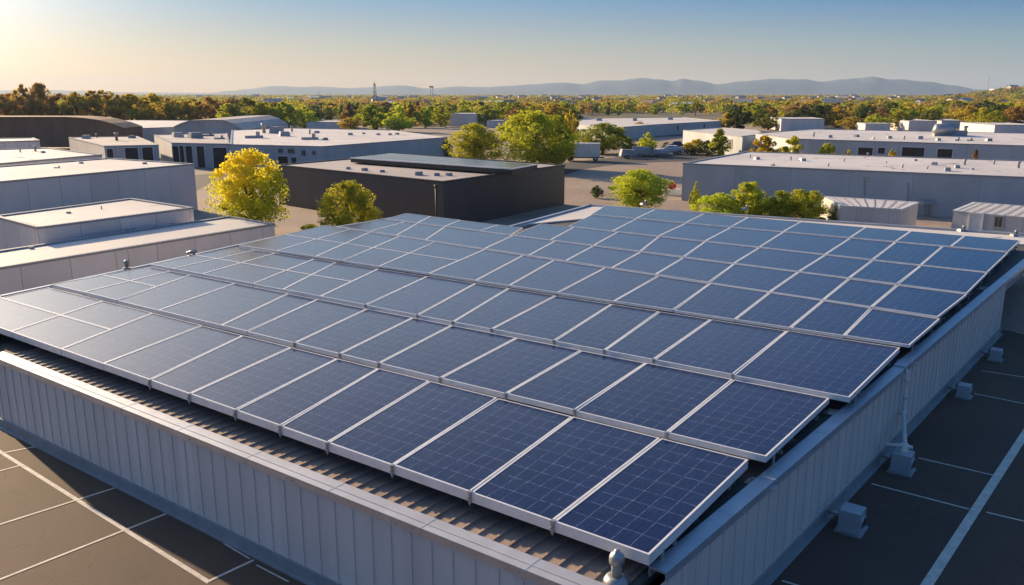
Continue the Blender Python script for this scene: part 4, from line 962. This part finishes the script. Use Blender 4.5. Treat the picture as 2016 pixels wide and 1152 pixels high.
for k, m_, x, yb, yt, wd, lb in (('midcone', 'green', 1415, 308, 250, 52, 'conical green tree left of the pale small warehouse'), ('mid0', 'gold', 1368, 304, 268, 46, 'golden bushy tree at the left of the conical green tree'), ('mid1', 'olive', 1392, 306, 272, 40, 'olive tree in front of the conical green tree'),
    ('mid2', 'gold', 1499, 342, 264, 52, 'yellow tree behind the parapet of the blue-grey warehouse'), ('mid3', 'lime', 1557, 342, 265, 60, 'round yellow-green tree next to the yellow one behind the warehouse parapet'), ('mid4', 'lime', 1627, 346, 275, 38, 'small yellow-green tree by the dock openings'),
    ('mid0', 'gold', 1665, 348, 287, 16, 'tiny golden shrub by the dock wall'), ('mid1', 'gold', 1750, 353, 289, 26, 'small golden shrub between two dock openings'), ('mid2', 'rust', 1914, 358, 290, 16, 'small rust-red shrub at the right dock wall'), ('mid3', 'gold', 1312, 300, 276, 20, 'little gold bush beside the dark pickup'),
    ('mid4', 'brown', 1256, 266, 236, 26, 'left one of a pair of dark round trees at the distant white warehouse'), ('mid0', 'brown', 1276, 266, 239, 22, 'right one of a pair of dark round trees at the distant white warehouse'),
    ('mid1', 'dark', 1455, 258, 208, 44, 'tall dark tree in the middle of the right background'), ('mid2', 'gold', 1430, 257, 220, 34, 'gold-edged tree left of the tall dark tree'), ('mid3', 'olive', 1512, 256, 221, 46, 'round olive tree left of the wide pale shed'),
    ('mid4', 'gold', 1648, 252, 208, 38, 'upright orange tree right of the wide pale shed'), ('mid0', 'gold', 1673, 256, 226, 46, 'low orange tree in front of the upright orange one'), ('mid1', 'lime', 1722, 257, 222, 38, 'green tree above the small pale shed'), ('mid2', 'green', 1768, 257, 218, 44, 'round green tree left of the blue-grey shed'),
    ('mid3', 'lime', 1932, 264, 210, 58, 'large round green tree near the right frame edge'), ('mid4', 'green', 1958, 262, 213, 44, 'green tree joined to the large round one near the right edge'), ('mid0', 'gold', 2010, 250, 205, 52, 'golden tree at the right frame edge'), ('mid1', 'lime', 600, 254, 208, 46, 'bright green round tree above the low pale sheds'),
    ('mid2', 'green', 735, 258, 205, 62, 'green tree left of the middle of the tree line behind the cluttered roof'), ('mid3', 'lime', 785, 260, 207, 62, 'yellow-green broad tree behind the cluttered roof'), ('mid4', 'gold', 690, 258, 228, 44, 'low golden tree behind the cluttered roof'), ('mid0', 'green', 838, 252, 208, 34, 'narrow green tree left of the white square shed'),
    ('mid1', 'green', 958, 248, 205, 44, 'round green tree right of the white square shed'), ('mid2', 'lime', 868, 250, 208, 38, 'yellow-green tree just left of the white square shed')):
    tree(k, m_, x, yb, yt, wd, lb, MT)
LT = 'tall tree row behind the left warehouses'
for i, (x, yt, wd, m_, lb) in enumerate(((22, 180, 84, 'brown', 'broad brown tree at the left frame edge behind the brown warehouse'), (52, 166, 44, 'brown', 'tall ragged brown tree, left one of the two tallest on the left'), (85, 165, 56, 'brown', 'tall ragged brown tree, right one of the two tallest on the left'), (124, 184, 52, 'brown', 'low brown tree right of the two tallest ragged trees'),
    (155, 178, 50, 'gold', 'pointed golden tree behind the brown warehouse ridge'), (196, 174, 84, 'gold', 'broad rounded golden tree above the brown warehouse gable'), (238, 186, 40, 'brown', 'small dark tree right of the broad rounded golden tree'), (262, 185, 66, 'gold', 'rounded yellow-edged tree above the pale-roofed warehouse'), (307, 184, 76, 'gold', 'broad golden tree above the grey gabled warehouse'),
    (345, 194, 44, 'gold', 'small golden tree in a dip of the left tree row'), (375, 193, 66, 'gold', 'golden tree above the grey gable, left one of a pair'), (415, 190, 66, 'brown', 'dark golden tree above the grey gable, right one of a pair'), (452, 203, 44, 'lime', 'yellow-green tree right of the grey gable'), (486, 192, 54, 'olive', 'dark tree behind the yellow-green one right of the gable'),
    (480, 216, 34, 'lime', 'low light green tree at the right end of the grey gable'), (524, 196, 64, 'lime', 'tall yellow-green tree above the first pale shed'), (560, 198, 50, 'green', 'green tree right of the tall yellow-green tree'))):
    tree('mid%d' % (i % 5), m_, x, 250 if i < 12 else 254, yt, wd, lb, LT)
# right hill and the wooded plain
def hillz(x, y):
    px = 1008 + F_PX * x / max(y, 1); s_ = min(1, max(0, (px - 1760) / 420)); s_ = s_ * s_ * (3 - 2 * s_); t = min(1, max(0, (y - 650) / 750)); t = t * t * (3 - 2 * t); u = min(1, max(0, (2600 - y) / 900))
    return 35 * s_ * t * u
hv, hf = [], []; NXh, NYh = 40, 26
for j in range(NYh + 1):
    y = 600 + 2100 * j / NYh
    for i in range(NXh + 1): x = y * (.40 + .9 * i / NXh); hv.append((x, y, hillz(x, y) - .3))
for j in range(NYh):
    for i in range(NXh): a0 = j * (NXh + 1) + i; hf.append((a0, a0 + 1, a0 + NXh + 2, a0 + NXh + 1))
me = bpy.data.meshes.new('wooded_hill'); me.from_pydata(hv, [], hf); me.materials.append(M['ground']); o = bpy.data.objects.new('wooded_hill', me); col.objects.link(o); o['kind'] = 'structure'
# houses of the town
HOUSES = []
def house_proto(wm, rm, L_, w_, h, rh):
    b = MB(); b.prism([(-L_ / 2, -w_ / 2), (L_ / 2, -w_ / 2), (L_ / 2, w_ / 2), (-L_ / 2, w_ / 2)], -1.5, h)
    wmesh = b; r_ = MB(); o_ = .5
    x0, x1, y0, y1 = -L_ / 2 - o_, L_ / 2 + o_, -w_ / 2 - o_, w_ / 2 + o_
    r_.face([(x0, y0, h - .1), (x1, y0, h - .1), (x1, 0, h + rh), (x0, 0, h + rh)]); r_.face([(x1, y1, h - .1), (x0, y1, h - .1), (x0, 0, h + rh), (x1, 0, h + rh)])
    r_.face([(x0 + o_, y1 - o_, h), (x0 + o_, y0 + o_, h), (x0 + o_, 0, h + rh - .1)]); r_.face([(x1 - o_, y0 + o_, h), (x1 - o_, y1 - o_, h), (x1 - o_, 0, h + rh - .1)])
    wd = MB()
    for k in range(3): wd.box((-L_ / 2 + L_ * (k + .5) / 3, -w_ / 2 - .03, 1.0), (1.6, .1, 1.5))
    out = []
    for nm, bb, mm in (('wall', wmesh, wm), ('roof', r_, rm), ('windows', wd, 'windowglass')):
        me = bpy.data.meshes.new(nm); me.from_pydata(bb.v, [], bb.f); me.materials.append(M[mm]); out.append((nm, me))
    return out
hp = [house_proto('cream', 'tile', 15, 10, 4, 2.6), house_proto('white', 'tilegrey', 20, 12, 5, 2), house_proto('white', 'tile', 13, 9, 5.5, 2.4), house_proto('white', 'white', 30, 14, 5, 1), house_proto('cream', 'tilegrey', 17, 11, 6, 3)]
HN = ['cream house with a brown tiled roof', 'white house with a grey roof', 'tall white house with a brown roof', 'long white flat-looking hall', 'tall cream house with a grey roof']
for i in range(150):
    u = rnd.random(); px = 300 + 1716 * (rnd.random() ** .55) + 20; D = 620 + 2600 * rnd.random() ** 1.4
    if px > 1760 and rnd.random() < .5: continue
    x = (px - 1008) / F_PX * D
    if any(abs(h[0] - px) < 13 and abs(h[1] - D) < 150 for h in HOUSES): continue
    k = rnd.choice([0, 1, 2, 3, 4, 0, 2]); z = hillz(x, D)
    zone = 'at far left' if px < 800 else 'at centre' if px < 1400 else 'at right' if px < 1780 else 'on the right hill'
    o = empty('house', (x, D, z + 1)); tag(o, 'distant %s among trees, %s' % (HN[k], zone), 'house', 'distant houses of the town')
    for nm, me in hp[k]: c = bpy.data.objects.new(nm, me); col.objects.link(c); c.parent = o
    o.rotation_euler.z = rnd.uniform(-.7, .7); sc_ = .72 + (D / 3500) * .5; o.scale = (sc_, sc_, sc_); HOUSES.append((px, D, 14 / D * F_PX * sc_))
def blocked(px, D, wpx):
    for hx, hd, hw in HOUSES:
        if abs(px - hx) < hw * .75 + wpx * .3 and hd * (.80 if hd > 900 else .9) < D < hd + 12: return True
    return False
# the wooded belt
KEEP = [(1128, 1425, 231, 262), (1488, 2100, 254, 300), (1340, 1510, 250, 275)]
def clear(px, y):
    if y > 248 and not (480 < px < 1130 or 1440 < px < 2016): return False
    if y > 251: return False
    if 1128 < px < 1425 and y > 226: return False
    if 130 < px < 500 and y > 236: return False
    for x0, x1, yt, yb in ((520, 580, 240, 250), (604, 664, 240, 251), (885, 938, 224, 247), (1537, 1622, 232, 256), (1703, 1752, 240, 258), (1788, 1905, 236, 258), (958, 990, 236, 250)):
        if x0 - 12 < px < x1 + 12 and y > yb - 6: return False
    return True
kinds = ['green', 'lime', 'olive', 'dark', 'gold', 'green', 'brown', 'dark', 'olive', 'gold', 'rust', 'lime']
cn = {'green': 'green', 'lime': 'yellow-green', 'olive': 'olive', 'dark': 'dark', 'gold': 'golden', 'rust': 'rust-red', 'brown': 'brown'}
for yb in (249, 243, 237, 231, 226, 221, 217, 213, 210):
    D = HC * F_PX / (yb - HORIZON); step = 7.5 / D * F_PX * (1.0 if yb > 225 else 1.25); px = -30 + rnd.uniform(0, step)
    while px < 2050 and ntree < 300:
        D_ = D * rnd.uniform(.96, 1.04); y_ = HORIZON + HC * F_PX / D_; h = (rnd.uniform(6, 9) if yb > 228 else rnd.uniform(5.2, 8)) * (1.0 if px > 480 else 1.2); wd = h * rnd.uniform(.95, 1.35) / D_ * F_PX
        if clear(px, y_) and not blocked(px, D_, wd) and rnd.random() < .80:
            k = rnd.choice(kinds); k = k if px > 600 or k not in ('dark', 'green') or rnd.random() < .4 else rnd.choice(['gold', 'olive', 'brown'])
            x = (px - 1008) / F_PX * D_; z = hillz(x, D_); base = Vector((x, D_, z)); yt = HORIZON - (z + h - HC) / D_ * F_PX
            zone = 'left' if px < 700 else 'middle' if px < 1350 else 'right'; belt = 'nearer' if yb > 228 else 'farther'
            pk = 'mid%d' % rnd.randrange(5) if yb > 228 else 'far%d' % rnd.randrange(4)
            if rnd.random() < .08 and yb > 228: pk = 'midcone'
            tree(pk, k, px, 0, yt, wd, '%s tree in the %s part of the %s wooded belt' % (cn[k], zone, belt), 'trees of the wooded belt', base=base)
        px += step * rnd.uniform(.6, 1.3)
print('trees', ntree)
# beyond them: woods of the plain that read as one mass
rng = np.random.default_rng(5)
lv = {}; kk = ['green', 'olive', 'dark', 'gold', 'rust', 'brown', 'lime']
fv = []; fm_ = []
for i in range(11900):
    D = 560 + 5400 * rng.random() ** 1.5; px = rng.uniform(-60, 2080)
    fill_ = i >= 10500
    if fill_:
        D = rng.uniform(400, 950); px = rng.uniform(440, 2050)
        if not clear(px, HORIZON + HC * F_PX / D + 1.5): continue
    if px < 1800 and blocked(px, D, 4): continue
    if D < 800 and rng.random() < .35 and not fill_: continue
    x = (px - 1008) / F_PX * D; z = hillz(x, D); h = rng.uniform(4.2, 7.6) * (1 + D / 12000); w_ = h * rng.uniform(.5, .85)
    n = 110 if D < 1000 else 46 if D < 1500 else 26 if D < 3000 else 15
    d = rng.normal(size=(n, 3)); d /= np.linalg.norm(d, axis=1)[:, None]; c = d * rng.uniform(.55, 1, (n, 1)) * np.array([w_, w_, h * .46]) + np.array([x, D, z + h * .54])
    nn_ = d + rng.normal(size=(n, 3)) * .7; nn_ /= np.linalg.norm(nn_, axis=1)[:, None]; t = np.cross(nn_, rng.normal(size=(n, 3))); t /= np.linalg.norm(t, axis=1)[:, None]; b = np.cross(nn_, t)
    s = h * (.11 if n > 100 else .16 if n > 40 else .2 if n > 20 else .26) * rng.uniform(.6, 1.2, (n, 1))
    fv.append(np.stack([c - t * s, c - b * s * .7, c + t * s, c + b * s * .7], 1).reshape(-1, 3)); fm_.append(np.full(n, rng.choice(len(kk), p=[.16, .19, .15, .17, .08, .10, .15])))
v = np.concatenate(fv); me = mesh_from('distant_woods', v, [LF[k] for k in kk]); me.polygons.foreach_set('material_index', np.concatenate(fm_).astype(np.int32)); me.update()
o = bpy.data.objects.new('distant_woods', me); col.objects.link(o); tag(o, 'autumn-coloured woods stretching over the plain to the horizon', 'woods', None, 'stuff')
# red shrub in its planter
rs = tree('bush1', 'red', 1322, 0, 0, 22, 'small bright red shrub growing in the white planter', None, 'bush', 'bush', base=plant_c + Vector((0, 0, .6))) if False else None
b = MB(); rr = random.Random(3)
for k in range(220):
    d = Vector((rr.gauss(0, 1), rr.gauss(0, 1), rr.gauss(0, 1))).normalized() * rr.uniform(.3, .6); c = plant_c + Vector((0, 0, 1.15)) + d * .9; t = Vector((rr.gauss(0, 1), rr.gauss(0, 1), rr.gauss(0, 1))).normalized() * .14; u_ = t.orthogonal().normalized() * .1
    b.face([c - t, c - u_, c + t, c + u_])
po = [ob for ob in col.objects if ob.name.startswith('planter')][0]; b.build('shrub', M['red'], po)

# ------------------------------------------------------------------ far mountains
RID = [(-200, 180), (110, 178), (180, 179), (260, 182), (430, 183), (470, 179), (500, 176), (555, 170), (600, 172), (650, 172), (700, 174), (745, 172), (795, 169), (850, 175), (905, 171), (950, 173), (1000, 170), (1050, 167), (1105, 164), (1140, 167), (1180, 160), (1212, 160), (1240, 157), (1290, 158), (1315, 161), (1332, 157), (1360, 160), (1400, 167), (1440, 163), (1480, 159), (1500, 157), (1550, 158), (1600, 162), (1640, 158), (1665, 156), (1695, 153), (1730, 158), (1760, 160), (1800, 162), (1850, 169), (1900, 177), (2000, 181), (2200, 182)]
def ridge(px):
    for (x0, y0), (x1, y1) in zip(RID, RID[1:]):
        if x0 <= px <= x1: t = (px - x0) / (x1 - x0); t = t * t * (3 - 2 * t); return y0 + (y1 - y0) * t
    return 182
hv, hf = [], []; NX, NY = 420, 16; D0, D1 = 6300.0, 8300.0
for j in range(NY + 1):
    t = j / NY; D = D0 + (D1 - D0) * t; prof = math.sin(min(1, t / .6) * math.pi / 2) ** 1.3 if t < .6 else math.cos((t - .6) / .4 * math.pi / 2)
    for i in range(NX + 1):
        px = -200 + 2400 * i / NX; top = HC + (HORIZON - ridge(px)) / F_PX * (D0 + .6 * (D1 - D0)); n_ = 1 + .10 * math.sin(px * .07 + t * 9) * (1 - abs(t - .6)) * math.sin(t * 7 + px * .031) if t != .6 else 1
        hv.append(((px - 1008) / F_PX * D, D, max(-2, (top + 3) * prof * (n_ if t < .55 else 1) - 3)))
for j in range(NY):
    for i in range(NX): a0 = j * (NX + 1) + i; hf.append((a0, a0 + 1, a0 + NX + 2, a0 + NX + 1))
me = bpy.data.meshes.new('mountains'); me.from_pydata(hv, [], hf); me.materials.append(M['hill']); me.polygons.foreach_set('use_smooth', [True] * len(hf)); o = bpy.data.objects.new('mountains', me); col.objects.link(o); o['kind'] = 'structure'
# ------------------------------------------------------------------ the air
b = MB(); b.prism([(-9300, -900), (9300, -900), (9300, 9300), (-9300, 9300)], -4, 178)
hm = bpy.data.materials.new('haze_air'); hm.use_nodes = True; hn = hm.node_tree.nodes; hn.clear()
ho = hn.new('ShaderNodeOutputMaterial'); hvv = hn.new('ShaderNodeVolumePrincipled'); hvv.inputs['Density'].default_value = 8e-5; hvv.inputs['Color'].default_value = (.46, .64, .92, 1); hvv.inputs['Anisotropy'].default_value = .2
hm.node_tree.links.new(hvv.outputs[0], ho.inputs['Volume'])
hz = b.build('haze', hm); hz['kind'] = 'stuff'; hz['label'] = 'thin warm evening haze over the plain'; hz['category'] = 'haze'
